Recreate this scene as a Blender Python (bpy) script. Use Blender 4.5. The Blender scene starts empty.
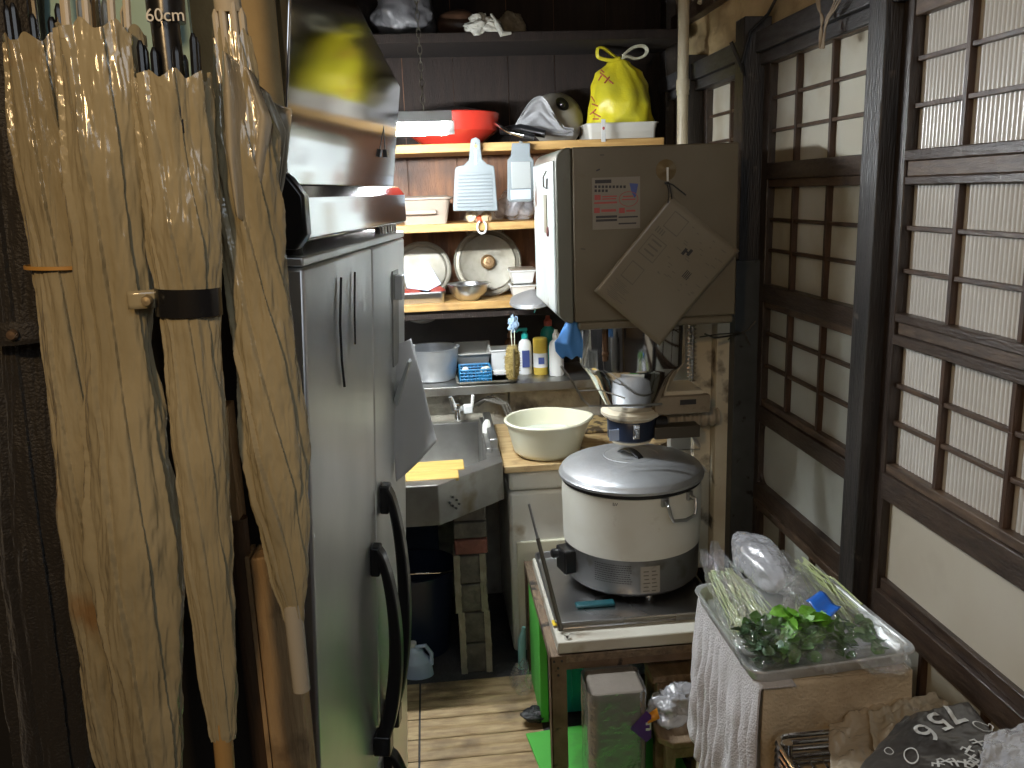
import bpy, bmesh, math, random
from mathutils import Vector, Matrix, noise
R = math.radians
PI = math.pi
scene = bpy.context.scene
COL = scene.collection
random.seed(7)

# ------------------------------------------------------------------ camera
F = 850.0; EYE = Vector((0, 0, 1.55))
_vy = Vector(((425-512)/F, -(195-384)/F, -1)).normalized()
_h = Vector((1, .035, 0))
_vz = _h.cross(_vy).normalized()
if _vz.y < 0: _vz = -_vz
_vx = _vy.cross(_vz)
W = Matrix((_vx, _vy, _vz))                      # camera axes -> world axes
cam_d = bpy.data.cameras.new('camera'); cam = bpy.data.objects.new('camera', cam_d); COL.objects.link(cam)
cam_d.sensor_width = 36; cam_d.lens = 36*F/1024; cam_d.clip_start = .02
cam.matrix_world = Matrix.Translation(EYE) @ W.to_4x4()
scene.camera = cam
def at(px, py, X=None, Y=None, Z=None):
    """a measured place of the photo as a point of the room, on one known plane"""
    r = W @ Vector(((px-512)/F, -(py-384)/F, -1))
    if X is not None: t = (X-EYE.x)/r.x
    elif Y is not None: t = (Y-EYE.y)/r.y
    else: t = (Z-EYE.z)/r.z
    return EYE + r*t

# ------------------------------------------------------------------ world, lights, exposure
wd = bpy.data.worlds.new('world'); scene.world = wd; wd.use_nodes = True
wd.node_tree.nodes['Background'].inputs[0].default_value = (.75, .85, 1, 1)
wd.node_tree.nodes['Background'].inputs[1].default_value = .02
scene.view_settings.view_transform = 'Standard'; scene.view_settings.look = 'None'
scene.view_settings.gamma = 1; scene.view_settings.use_curve_mapping = False
scene.view_settings.exposure = 0.15
TUBE_POWER = 400.0
def lamp(name, kind, loc, energy, col, size=.1, rot=(0, 0, 0), sizey=None, spot=None):
    l = bpy.data.lights.new(name, kind); l.energy = energy; l.color = col
    if kind == 'AREA':
        l.size = size
        if sizey: l.shape = 'RECTANGLE'; l.size_y = sizey
    else: l.shadow_soft_size = size
    o = bpy.data.objects.new(name, l); COL.objects.link(o); o.location = loc; o.rotation_euler = rot
    return o
# the warm ceiling bulb of the dining room behind and above the photographer, and an added weak cool fill light
lamp('warm_ceiling_bulb', 'POINT', (-.42, -.30, 2.0), 24, (1, .67, .33), .04)
lamp('cool_fill_light', 'AREA', (.35, -.9, 2.3), 6.5, (.80, .90, 1), 1.0, (R(50), 0, R(0)))

# ------------------------------------------------------------------ materials
def M(name, col, rough=.5, metal=0, col2=None, scale=8, lo=.35, hi=.65, stretch=(1, 1, 1), bump=0, bscale=60,
      bstretch=None, coat=0, alpha=1, trans=0, emit=None, es=0, detail=5, sss=0, sheen=0, rough2=None, dirt=None, dscale=3, dlo=.55, dhi=.75):
    m = bpy.data.materials.new(name); m.use_nodes = True
    nt = m.node_tree; N = nt.nodes; L = nt.links; b = N['Principled BSDF']
    c = (*col, 1)
    b.inputs['Base Color'].default_value = c
    b.inputs['Roughness'].default_value = rough; b.inputs['Metallic'].default_value = metal
    b.inputs['Coat Weight'].default_value = coat; b.inputs['Coat Roughness'].default_value = .12
    b.inputs['Alpha'].default_value = alpha; b.inputs['Transmission Weight'].default_value = trans
    if sheen: b.inputs['Sheen Weight'].default_value = sheen
    if emit: b.inputs['Emission Color'].default_value = (*emit, 1); b.inputs['Emission Strength'].default_value = es
    tc = N.new('ShaderNodeTexCoord')
    def nz(sc, st, det=5):
        mp = N.new('ShaderNodeMapping'); mp.inputs['Scale'].default_value = st; L.new(tc.outputs['Object'], mp.inputs[0])
        n = N.new('ShaderNodeTexNoise'); n.inputs['Scale'].default_value = sc; n.inputs['Detail'].default_value = det
        L.new(mp.outputs[0], n.inputs['Vector']); return n
    last = None
    if col2:
        n = nz(scale, stretch, detail)
        rp = N.new('ShaderNodeMapRange'); rp.inputs[1].default_value = lo; rp.inputs[2].default_value = hi
        L.new(n.outputs['Fac'], rp.inputs[0])
        mx = N.new('ShaderNodeMix'); mx.data_type = 'RGBA'
        mx.inputs[6].default_value = c; mx.inputs[7].default_value = (*col2, 1)
        L.new(rp.outputs[0], mx.inputs[0]); last = mx.outputs[2]
        if rough2 is not None:
            rr = N.new('ShaderNodeMapRange'); rr.inputs[1].default_value = lo; rr.inputs[2].default_value = hi
            rr.inputs[3].default_value = rough; rr.inputs[4].default_value = rough2
            L.new(n.outputs['Fac'], rr.inputs[0]); L.new(rr.outputs[0], b.inputs['Roughness'])
    if dirt:
        n = nz(dscale, (1, 1, 1), 8)
        rp = N.new('ShaderNodeMapRange'); rp.inputs[1].default_value = dlo; rp.inputs[2].default_value = dhi
        L.new(n.outputs['Fac'], rp.inputs[0])
        mx = N.new('ShaderNodeMix'); mx.data_type = 'RGBA'
        if last: L.new(last, mx.inputs[6])
        else: mx.inputs[6].default_value = c
        mx.inputs[7].default_value = (*dirt, 1)
        L.new(rp.outputs[0], mx.inputs[0]); last = mx.outputs[2]
    if last: L.new(last, b.inputs['Base Color'])
    if bump:
        n = nz(bscale, bstretch or stretch, 4)
        bp = N.new('ShaderNodeBump'); bp.inputs['Strength'].default_value = bump; bp.inputs['Distance'].default_value = .01
        L.new(n.outputs['Fac'], bp.inputs['Height']); L.new(bp.outputs[0], b.inputs['Normal'])
    return m

def clear_plastic(name, col, amt=.3, rough=.12, bump=.6, bscale=22, bstretch=(1, 1, 1), glossamt=.5):
    """thin clear film: mostly see-through, a little milky, glossy creases"""
    m = bpy.data.materials.new(name); m.use_nodes = True
    nt = m.node_tree; N = nt.nodes; L = nt.links; N.clear()
    out = N.new('ShaderNodeOutputMaterial')
    tr = N.new('ShaderNodeBsdfTransparent'); di = N.new('ShaderNodeBsdfPrincipled')
    di.inputs['Base Color'].default_value = (*col, 1); di.inputs['Roughness'].default_value = rough
    di.inputs['Specular IOR Level'].default_value = .9
    gl = N.new('ShaderNodeBsdfGlossy'); gl.inputs['Roughness'].default_value = rough; gl.inputs['Color'].default_value = (1, 1, 1, 1)
    tc = N.new('ShaderNodeTexCoord'); mp = N.new('ShaderNodeMapping'); mp.inputs['Scale'].default_value = bstretch
    L.new(tc.outputs['Object'], mp.inputs[0])
    n = N.new('ShaderNodeTexNoise'); n.inputs['Scale'].default_value = bscale; n.inputs['Detail'].default_value = 4
    L.new(mp.outputs[0], n.inputs['Vector'])
    bp = N.new('ShaderNodeBump'); bp.inputs['Strength'].default_value = bump; bp.inputs['Distance'].default_value = .01
    L.new(n.outputs['Fac'], bp.inputs['Height'])
    L.new(bp.outputs[0], di.inputs['Normal']); L.new(bp.outputs[0], gl.inputs['Normal'])
    m1 = N.new('ShaderNodeMixShader'); m1.inputs[0].default_value = amt
    L.new(tr.outputs[0], m1.inputs[1]); L.new(di.outputs[0], m1.inputs[2])
    lw = N.new('ShaderNodeLayerWeight'); lw.inputs['Blend'].default_value = .35; L.new(bp.outputs[0], lw.inputs['Normal'])
    mu = N.new('ShaderNodeMath'); mu.operation = 'MULTIPLY'; mu.inputs[1].default_value = glossamt
    L.new(lw.outputs['Facing'], mu.inputs[0])
    m2 = N.new('ShaderNodeMixShader'); L.new(mu.outputs[0], m2.inputs[0])
    L.new(m1.outputs[0], m2.inputs[1]); L.new(gl.outputs[0], m2.inputs[2]); L.new(m2.outputs[0], out.inputs[0])
    return m

Z3 = (1, 1, 1)
dark_wood = M('dark_wood', (.035, .022, .016), .38, col2=(.07, .045, .03), scale=14, stretch=(6, 1, 6), bump=.25, bscale=40)
dark_wood_v = M('dark_wood_upright', (.028, .02, .016), .35, col2=(.06, .042, .032), scale=14, stretch=(6, 6, .8), bump=.25, bscale=40)
black_post = M('black_post', (.020, .018, .018), .42, col2=(.045, .038, .034), scale=9, stretch=(5, 5, .5), bump=.3, bscale=50, dirt=(.10, .085, .07), dscale=22, dlo=.66, dhi=.74)
lattice_wood = M('lattice_wood', (.11, .065, .038), .45, col2=(.05, .03, .02), scale=20, stretch=(4, 1, 4), bump=.2)
lattice_wood_v = M('lattice_wood_upright', (.085, .045, .025), .45, col2=(.04, .022, .014), scale=20, stretch=(4, 4, .6), bump=.2)
brown_rail = M('brown_rail', (.14, .09, .055), .45, col2=(.07, .045, .03), scale=16, stretch=(6, 1, 6), bump=.2, dirt=(.03, .02, .015), dscale=9)
shelf_wood = M('shelf_wood', (.58, .36, .13), .5, col2=(.44, .25, .08), scale=9, stretch=(1, 8, 8), bump=.15, dirt=(.25, .15, .07), dscale=6, dlo=.6, dhi=.8)
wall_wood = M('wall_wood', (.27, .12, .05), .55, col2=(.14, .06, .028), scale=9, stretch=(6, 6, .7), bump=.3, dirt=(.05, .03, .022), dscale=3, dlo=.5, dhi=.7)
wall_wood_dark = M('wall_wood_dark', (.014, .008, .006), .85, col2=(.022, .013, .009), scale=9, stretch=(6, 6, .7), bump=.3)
mud = M('mud_plaster', (.56, .42, .22), .9, col2=(.42, .31, .16), scale=7, bump=.6, bscale=30, dirt=(.20, .14, .07), dscale=5, dlo=.55, dhi=.75)
concrete = M('concrete', (.42, .39, .31), .85, col2=(.28, .25, .20), scale=14, bump=.6, bscale=60, dirt=(.07, .06, .05), dscale=7, dlo=.55, dhi=.7)
dark_room = M('near_black', (.02, .019, .02), .8, col2=(.035, .03, .03), scale=5, bump=.3)  # near-black colour, faintly mottled
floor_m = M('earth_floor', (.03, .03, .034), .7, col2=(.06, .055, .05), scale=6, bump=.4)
bamboo = M('bamboo', (.52, .38, .20), .5, col2=(.32, .21, .10), scale=6, stretch=(2, 12, 2), bump=.3, bscale=40, dirt=(.10, .065, .035), dscale=5, dlo=.5, dhi=.68)
pane_paper = M('pane_paper', (.56, .54, .44), .32, col2=(.66, .64, .55), scale=3, bump=.12, bscale=8, dirt=(.40, .33, .20), dscale=4, dlo=.5, dhi=.75)
pane_frost = M('pane_frost', (.55, .58, .54), .28, col2=(.44, .45, .40), scale=4, bump=.1, bscale=10, dirt=(.35, .29, .19), dscale=2.5, dlo=.5, dhi=.8)
pane_plain = M('pane_plain', (.60, .56, .47), .45, col2=(.50, .44, .34), scale=3, lo=.3, hi=.7, dirt=(.26, .20, .13), dscale=2.2, dlo=.55, dhi=.8)
ribbed = M('ribbed_glass', (.72, .70, .66), .22, col2=(.60, .57, .52), scale=3, bump=.04, bscale=12)
steel = M('stainless', (.60, .60, .60), .26, 1, col2=(.48, .48, .48), scale=3, bump=.03, bscale=60, stretch=(1, 1, .2), rough2=.36)
steel_dull = M('stainless_dull', (.46, .46, .44), .42, 1, col2=(.34, .33, .31), scale=9, bump=.12, bscale=30, dirt=(.22, .18, .12), dscale=8, dlo=.58, dhi=.74)
steel_mirror = M('stainless_polished', (.66, .66, .66), .09, 1, bump=.015, bscale=4)
steel_fridge = M('fridge_steel', (.86, .86, .86), .34, 1, col2=(.74, .75, .75), scale=4, stretch=(1, 1, .5), bump=.03, bscale=5, rough2=.46)
alu = M('aluminium', (.60, .62, .64), .42, .75, col2=(.52, .54, .56), scale=12, bump=.08, bscale=50, rough2=.5)
alu_old = M('aluminium_worn', (.30, .285, .24), .55, .6, col2=(.20, .18, .135), scale=9, lo=.4, hi=.6, bump=.2, bscale=30)
chrome = M('chrome', (.75, .75, .75), .08, 1)
black_plastic = M('black_plastic', (.010, .010, .011), .28, coat=.3, bump=.03)
black_soft = M('black_rubber', (.015, .015, .016), .5, bump=.1)
side_dark = M('fridge_side', (.035, .033, .03), .4, bump=.1)
enamel = M('white_enamel', (.80, .80, .73), .3, col2=(.70, .68, .58), scale=5, lo=.4, hi=.7, dirt=(.38, .30, .18), dscale=9, dlo=.64, dhi=.78)
enamel_dim = M('shaded_enamel', (.19, .165, .115), .38, col2=(.155, .13, .085), scale=4, dirt=(.16, .12, .07), dscale=14, dlo=.66, dhi=.76)  # shade of the dispenser's near side is put into this darker enamel
enamel_lit = M('chipped_enamel', (.36, .39, .39), .35, col2=(.5, .55, .54), scale=8, dirt=(.13, .07, .045), dscale=11, dlo=.6, dhi=.66)  # paler lit-side copy of the dispenser enamel; the chips are its own
grime_cream = M('grimy_cream', (.80, .74, .58), .5, col2=(.66, .58, .42), scale=8, dirt=(.10, .07, .04), dscale=12, dlo=.58, dhi=.70)
cream_plastic = M('cream_plastic', (.80, .79, .63), .35, col2=(.72, .70, .52), scale=4, sss=.1)
white_plastic = M('white_plastic', (.82, .83, .82), .35, col2=(.74, .74, .71), scale=5)
peach_plastic = M('tub_plastic', (.38, .31, .25), .4, col2=(.33, .26, .20), scale=5)
grater_m = M('grater_plastic', (.255, .285, .30), .4, col2=(.22, .25, .26), scale=6)
blue_plastic = M('blue_plastic', (.02, .20, .42), .35, bump=.05)
teal = M('teal_plastic', (.02, .38, .36), .35, bump=.05)
green_mat = M('green_mat', (.10, .52, .07), .6, col2=(.08, .42, .06), scale=3, bump=.1, dirt=(.08, .22, .05), dscale=7, dlo=.62, dhi=.78)
green_paint = M('green_paint', (.10, .30, .06), .5, col2=(.07, .2, .05), scale=8, bump=.1, dirt=(.05, .06, .03), dscale=12)
rust_iron = M('rusty_iron', (.21, .14, .09), .6, .2, col2=(.12, .075, .045), scale=14, bump=.4, bscale=60, dirt=(.03, .02, .015), dscale=24, dlo=.62, dhi=.7)
stand_wood = M('stand_wood', (.24, .17, .11), .65, col2=(.14, .10, .065), scale=12, stretch=(6, 1, 6), bump=.5, bscale=40, dirt=(.03, .025, .02), dscale=18, dlo=.58, dhi=.66)
post_wood = M('post_wood', (.55, .38, .20), .6, col2=(.40, .26, .13), scale=7, stretch=(5, 5, .6), bump=.4, bscale=40, dirt=(.10, .06, .03), dscale=9, dlo=.58, dhi=.72)
pole_wood = M('pole_wood', (.12, .072, .038), .6, col2=(.07, .04, .02), scale=8, stretch=(5, 5, .5), bump=.3)
stool_wood = M('stool_wood', (.30, .22, .14), .65, col2=(.18, .12, .07), scale=9, stretch=(5, 1, 3), bump=.4, dirt=(.06, .045, .03), dscale=8, dlo=.55, dhi=.72)
brick_m = M('brick', (.17, .145, .115), .85, col2=(.09, .08, .065), scale=18, bump=.8, bscale=50)
brick_red = M('red_brick', (.26, .10, .07), .85, col2=(.18, .07, .05), scale=18, bump=.8, bscale=50)
mortar = M('mortar', (.36, .32, .24), .9, col2=(.25, .21, .15), scale=20, bump=.8, bscale=40)
towel_m = M('towel', (.70, .68, .70), .95, col2=(.62, .60, .61), scale=18, bump=.5, bscale=260, sheen=.3)
cloth_m = M('beige_cloth', (.66, .55, .40), .9, col2=(.56, .46, .32), scale=7, bump=.5, bscale=140, dirt=(.27, .19, .11), dscale=5, dlo=.55, dhi=.8)
def thin_sheet(name, col, k=.5):
    m = M(name, col, .7); nt = m.node_tree; N = nt.nodes; b = N['Principled BSDF']; t = N.new('ShaderNodeBsdfTranslucent'); t.inputs[0].default_value = (*col, 1)
    mx = N.new('ShaderNodeMixShader'); mx.inputs[0].default_value = k; nt.links.new(b.outputs[0], mx.inputs[1]); nt.links.new(t.outputs[0], mx.inputs[2]); nt.links.new(mx.outputs[0], N['Material Output'].inputs[0]); return m
paper_m = thin_sheet('note_paper', (.72, .72, .72), .45)
paper_tan = M('laminated_paper', (.24, .205, .15), .32, col2=(.21, .18, .125), scale=4, coat=.35)
ink = M('grey_ink', (.14, .125, .10), .6)
ink_black = M('black_ink', (.03, .028, .03), .5)
ink_red = M('red_ink', (.42, .08, .07), .5)
ink_blue = M('blue_ink', (.07, .10, .30), .5)
ink_white = M('white_print', (.66, .66, .63), .5)
vinyl = M('umbrella_vinyl', (.42, .365, .235), .16, col2=(.33, .28, .17), scale=5, stretch=(2, 2, 1), coat=1, bump=.4, bscale=20, bstretch=(1.6, 1.6, .8))
vinyl_flap = clear_plastic('clear_vinyl', (.56, .50, .38), .78, .15, .5, 20, (2, 2, .6), .5)
vinyl_b = M('umbrella_vinyl_rust', (.40, .345, .22), .18, col2=(.31, .26, .155), scale=4, stretch=(2, 2, 1), coat=1, bump=.5, bscale=22, bstretch=(3, 3, .8), dirt=(.25, .13, .045), dscale=7, dlo=.62, dhi=.74)
black_nylon = M('black_nylon', (.018, .014, .010), .55, bump=.3, bscale=300, sheen=.2)
grip_white = M('grip_plastic', (.60, .53, .40), .35, coat=.3)
film = clear_plastic('clear_film', (.80, .84, .88), .045, .06, 1, 60, (1, 1, 1), .5)
film_milky = clear_plastic('milky_film', (.74, .76, .82), .48, .18, .8, 34, (1, 1, 1), .5)
film_grey = clear_plastic('grey_film', (.24, .23, .22), .72, .2, .7, 30, (1, 1, 1), .5)
film_tan = clear_plastic('tan_film', (.62, .52, .38), .7, .22, .7, 26, (1, 1, 1), .45)
leaf_m = M('leaf', (.10, .24, .06), .42, col2=(.18, .34, .12), scale=40, bump=.3, bscale=90)
leaf_bright = M('bright_leaf', (.10, .30, .02), .4, col2=(.20, .48, .05), scale=40, bump=.3, bscale=90)
leaf_dark = M('dark_leaf', (.07, .15, .08), .42, col2=(.16, .25, .15), scale=40, bump=.3, bscale=90)
stem_m = M('stem', (.42, .50, .22), .4, col2=(.55, .58, .36), scale=20)
yellow_bag = M('yellow_bag', (.72, .62, .02), .35, col2=(.56, .52, .04), scale=9, bump=.6, bscale=14, coat=.2)
bag_black = M('black_sack', (.030, .027, .025), .32, col2=(.07, .062, .055), scale=6, coat=.5, bump=.4, bscale=14)
red_enamel = M('red_enamel', (.50, .035, .02), .25, coat=.4, col2=(.38, .03, .02), scale=6)
cyan_board = M('pale_cyan_board', (.42, .66, .64), .5, col2=(.36, .58, .57), scale=3)
rice_blue = M('navy_plastic', (.014, .022, .045), .35)
jug_m = M('jug_plastic', (.50, .60, .74), .35, alpha=1)
blue_cloth = M('blue_rubber', (.05, .20, .58), .5, col2=(.08, .28, .68), scale=9, bump=.3, bscale=20)
glove_pale = M('pale_blue_cloth', (.42, .58, .78), .6, bump=.4)
straw = M('straw_bristle', (.50, .38, .14), .8, col2=(.34, .25, .08), scale=60, bump=1, bscale=150)
gold = M('gold_can', (.60, .40, .04), .3, .3, col2=(.70, .52, .1), scale=10)
orange_m = M('orange_print', (.80, .32, .03), .4)
purple_m = M('purple_print', (.09, .02, .20), .4)
card_grey = M('grey_board', (.22, .19, .16), .75, col2=(.17, .15, .12), scale=6, bump=.3)
food_red = M('sweet_potato_skin', (.36, .07, .045), .5, col2=(.27, .05, .04), scale=14, bump=.2)
pale_board = M('pale_blue_board', (.52, .60, .80), .45)
board_yellow = M('board_yellow', (.66, .46, .14), .5, col2=(.54, .35, .09), scale=8, stretch=(1, 8, 1))
plywood = M('plywood', (.52, .38, .19), .6, col2=(.38, .25, .11), scale=9, stretch=(1, 6, 6), dirt=(.10, .06, .03), dscale=9, dlo=.58, dhi=.72)
rattan = M('patterned_board', (.42, .30, .13), .6, col2=(.06, .04, .02), scale=24, lo=.48, hi=.56, bump=.4)
pvc = M('pvc_pipe', (.56, .50, .36), .4, dirt=(.36, .29, .18), dscale=6, dlo=.55, dhi=.8)
water = M('water', (.60, .66, .58), .03, coat=1)
tube_m = M('lit_tube', (1, 1, 1), .5, emit=(.92, .97, 1), es=TUBE_POWER)

# ------------------------------------------------------------------ geometry helpers
def TR(loc=(0, 0, 0), rx=0, ry=0, rz=0, s=1):
    from mathutils import Euler
    return Matrix.Translation(Vector(loc)) @ Euler((R(rx), R(ry), R(rz))).to_matrix().to_4x4() @ Matrix.Scale(s, 4)
def align(a, b, up=Vector((0, 1, 0))):
    """matrix whose z runs a->b with origin a"""
    z = (Vector(b)-Vector(a)).normalized(); x = up.cross(z)
    if x.length < 1e-4: x = Vector((1, 0, 0)).cross(z)
    x.normalize(); y = z.cross(x)
    m = Matrix((x, y, z)).transposed().to_4x4(); m.translation = Vector(a); return m

class G:
    def __init__(s): s.bm = bmesh.new()
    def poly(s, verts, faces, mx=None):
        vs = [s.bm.verts.new((mx @ Vector(v)) if mx else v) for v in verts]
        for f in faces:
            try: s.bm.faces.new([vs[i] for i in f])
            except ValueError: pass
        return s
    def box(s, x0, x1, y0, y1, z0, z1, mx=None):
        v = [(x, y, z) for z in (z0, z1) for x, y in ((x0, y0), (x1, y0), (x1, y1), (x0, y1))]
        return s.poly(v, [(3, 2, 1, 0), (4, 5, 6, 7), (0, 1, 5, 4), (1, 2, 6, 5), (2, 3, 7, 6), (3, 0, 4, 7)], mx)
    def prism(s, pts, h, mx=None, z0=0):
        n = len(pts)
        v = [(x, y, z0) for x, y in pts] + [(x, y, z0+h) for x, y in pts]
        f = [tuple(range(n-1, -1, -1)), tuple(range(n, 2*n))] + [(i, (i+1) % n, n+(i+1) % n, n+i) for i in range(n)]
        return s.poly(v, f, mx)
    def lathe(s, prof, mx=None, seg=48, sy=1):
        v = []; f = []; n = len(prof)
        for r, z in prof:
            for k in range(seg):
                a = 2*PI*k/seg; v.append((r*math.cos(a), r*sy*math.sin(a), z))
        for i in range(n-1):
            for k in range(seg):
                f.append((i*seg+k, i*seg+(k+1) % seg, (i+1)*seg+(k+1) % seg, (i+1)*seg+k))
        if prof[0][0] > 1e-4: f.append(tuple(range(seg-1, -1, -1)))
        if prof[-1][0] > 1e-4: f.append(tuple((n-1)*seg+k for k in range(seg)))
        s.poly(v, f, mx)
        return s
    def lathe_open(s, prof, mx=None, seg=48, sy=1):
        v = []; f = []; n = len(prof)
        for r, z in prof:
            for k in range(seg):
                a = 2*PI*k/seg; v.append((r*math.cos(a), r*sy*math.sin(a), z))
        for i in range(n-1):
            for k in range(seg):
                f.append((i*seg+k, i*seg+(k+1) % seg, (i+1)*seg+(k+1) % seg, (i+1)*seg+k))
        s.poly(v, f, mx); return s
    def tube(s, pts, r, seg=10, mx=None):
        pts = [Vector(p) for p in pts]
        rs = r if isinstance(r, (list, tuple)) else [r]*len(pts)
        v = []; f = []; prev = None
        for i, p in enumerate(pts):
            t = (pts[min(i+1, len(pts)-1)]-pts[max(i-1, 0)]).normalized()
            if prev is None:
                u = t.cross(Vector((0, 0, 1)))
                if u.length < .1: u = t.cross(Vector((0, 1, 0)))
            else: u = prev - t*prev.dot(t)
            u.normalize(); prev = u; w = t.cross(u)
            for k in range(seg):
                a = 2*PI*k/seg; v.append(p+(u*math.cos(a)+w*math.sin(a))*rs[i])
        n = len(pts)
        for i in range(n-1):
            for k in range(seg):
                f.append((i*seg+k, (i+1)*seg+k, (i+1)*seg+(k+1) % seg, i*seg+(k+1) % seg))
        f.append(tuple(range(seg))); f.append(tuple((n-1)*seg+k for k in range(seg-1, -1, -1)))
        return s.poly(v, f, mx)
    def grid(s, nu, nv, fn, thick=0, mx=None, wrap=False):
        v = [fn(i/(nu-1) if not wrap else i/nu, j/(nv-1)) for j in range(nv) for i in range(nu)]
        f = []
        for j in range(nv-1):
            for i in range(nu if wrap else nu-1):
                f.append((j*nu+i, j*nu+(i+1) % nu, (j+1)*nu+(i+1) % nu, (j+1)*nu+i))
        s.poly(v, f, mx); return s
    def sphere(s, c, rx, ry, rz, seg=24, rings=14, mx=None, nz=0, ns=8):
        def fn(u, v):
            th = 2*PI*u; ph = PI*(v*.998+.001)
            d = Vector((math.sin(ph)*math.cos(th), math.sin(ph)*math.sin(th), math.cos(ph)))
            k = 1 + (nz*noise.noise(d*ns*.3+Vector(c)*9) if nz else 0)
            return Vector(c)+Vector((d.x*rx, d.y*ry, d.z*rz))*k
        return s.grid(seg, rings, fn, wrap=True, mx=mx)

from mathutils.bvhtree import BVHTree
def bvh_of(o):
    me = o.data; return BVHTree.FromPolygons([v.co.copy() for v in me.vertices], [tuple(p.vertices) for p in me.polygons])
CREATED = {}
def build(g, name, mat, parent=None, smooth=True, bevel=0, solid=0, local=False, sub=0, ang=35):
    me = bpy.data.meshes.new(name)
    bmesh.ops.remove_doubles(g.bm, verts=g.bm.verts, dist=1e-6)
    bmesh.ops.recalc_face_normals(g.bm, faces=g.bm.faces)
    g.bm.to_mesh(me); g.bm.free()
    me.materials.append(mat)
    if smooth:
        me.shade_smooth(); me.set_sharp_from_angle(angle=R(ang))
    o = bpy.data.objects.new(name, me); COL.objects.link(o)
    if parent:
        o.parent = parent
        if not local: o.matrix_parent_inverse = world(parent).inverted()
    if solid:
        md = o.modifiers.new('thickness', 'SOLIDIFY'); md.thickness = solid; md.offset = 0
    if bevel:
        md = o.modifiers.new('bevel', 'BEVEL'); md.width = bevel; md.segments = 2; md.limit_method = 'ANGLE'; md.angle_limit = R(40)
    if sub:
        md = o.modifiers.new('sub', 'SUBSURF'); md.levels = sub; md.render_levels = sub
    return o
def world(o):
    m = o.matrix_basis.copy() if o.type == 'EMPTY' else o.matrix_basis
    if o.parent: return world(o.parent) @ o.matrix_parent_inverse @ m
    return m
def tag(o, label, cat, group=None):
    o['label'] = label; o['category'] = cat
    if group: o['group'] = group
    return o
def thing(name, label, cat, loc=(0, 0, 0), group=None, mat=None):
    o = bpy.data.objects.new(name, None); COL.objects.link(o); o.empty_display_size = .05
    if mat is not None: o.matrix_basis = mat
    else: o.location = loc
    o.matrix_basis  # keep
    return tag(o, label, cat, group)
def struct(g, name, mat, bevel=0, smooth=True):
    o = build(g, name, mat, None, smooth, bevel); o['kind'] = 'structure'; return o
def text_mesh(body, size, mx, mat, name, parent, depth=.0006, align='CENTER', bold=0):
    cu = bpy.data.curves.new(name, 'FONT'); cu.body = body; cu.size = size; cu.extrude = depth/2
    cu.align_x = align; cu.align_y = 'CENTER'; cu.offset = bold
    t = bpy.data.objects.new(name, cu); COL.objects.link(t)
    dg = bpy.context.evaluated_depsgraph_get()
    me = bpy.data.meshes.new_from_object(t.evaluated_get(dg)); me.transform(mx)
    bpy.data.objects.remove(t)
    me.materials.clear(); me.materials.append(mat); me.name = name
    o = bpy.data.objects.new(name, me); COL.objects.link(o)
    if parent: o.parent = parent; o.matrix_parent_inverse = world(parent).inverted()
    return o
def nv(p, s=1.0, a=1.0): return a*noise.noise(Vector(p)*s)
def sst(t): t = max(0, min(1, t)); return t*t*(3-2*t)
def lerp(a, b, t): return a+(b-a)*t
def plerp(keys, t):
    for i in range(len(keys)-1):
        if t <= keys[i+1][0]:
            u = (t-keys[i][0])/(keys[i+1][0]-keys[i][0]); u = u*u*(3-2*u)
            return keys[i][1]+(keys[i+1][1]-keys[i][1])*u
    return keys[-1][1]

# ================================================================== SETTING
WX = .97                      # face of the right wall's sliding doors
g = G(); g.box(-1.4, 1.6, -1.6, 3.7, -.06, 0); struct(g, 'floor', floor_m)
g = G(); g.box(-1.4, 1.6, -1.6, 3.7, 2.75, 2.8); struct(g, 'ceiling', dark_room)
g = G(); g.box(-1.3, 1.3, -1.6, -1.55, 0, 2.75); struct(g, 'wall_front', M('dim_plaster', (.16, .13, .10), .9, bump=.2))
g = G(); g.box(-1.35, -1.3, -1.6, 3.45, 0, 2.75); struct(g, 'wall_left', dark_room)
g = G()                                                 # back wall: upright boards
xs = [-1.3, -.9, -.62, -.34, -.06, .13, .34, .52, .72, .97, 1.1]
for a, b in zip(xs, xs[1:]): g.box(a+.002, b-.002, 3.40+random.uniform(0, .004), 3.45, .95, 1.70)
g.box(-1.3, 1.1, 3.41, 3.45, .9, 2.7)
for x in (-.04, .30, .60): g.box(x, x+.045, 3.375, 3.40, 1.16, 1.43)
struct(g, 'wall_back', wall_wood, .002)
g = G()
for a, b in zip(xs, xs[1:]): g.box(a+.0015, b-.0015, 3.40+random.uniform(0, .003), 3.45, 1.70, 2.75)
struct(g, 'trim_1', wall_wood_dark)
g = G(); g.box(-1.3, 1.1, 3.385, 3.40, .86, 1.14); struct(g, 'trim_2', M('dark_board', (.028, .024, .022), .6, col2=(.05, .04, .035), scale=7))
g = G(); g.box(-1.3, .27, 3.10, 3.45, 0, .85); g.box(.274, .62, 3.10, 3.45, 0, .85); g.box(.624, .88, 3.10, 3.45, 0, .85)
struct(g, 'trim_3', concrete, .003)                  # concrete footing of the back wall
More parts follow.
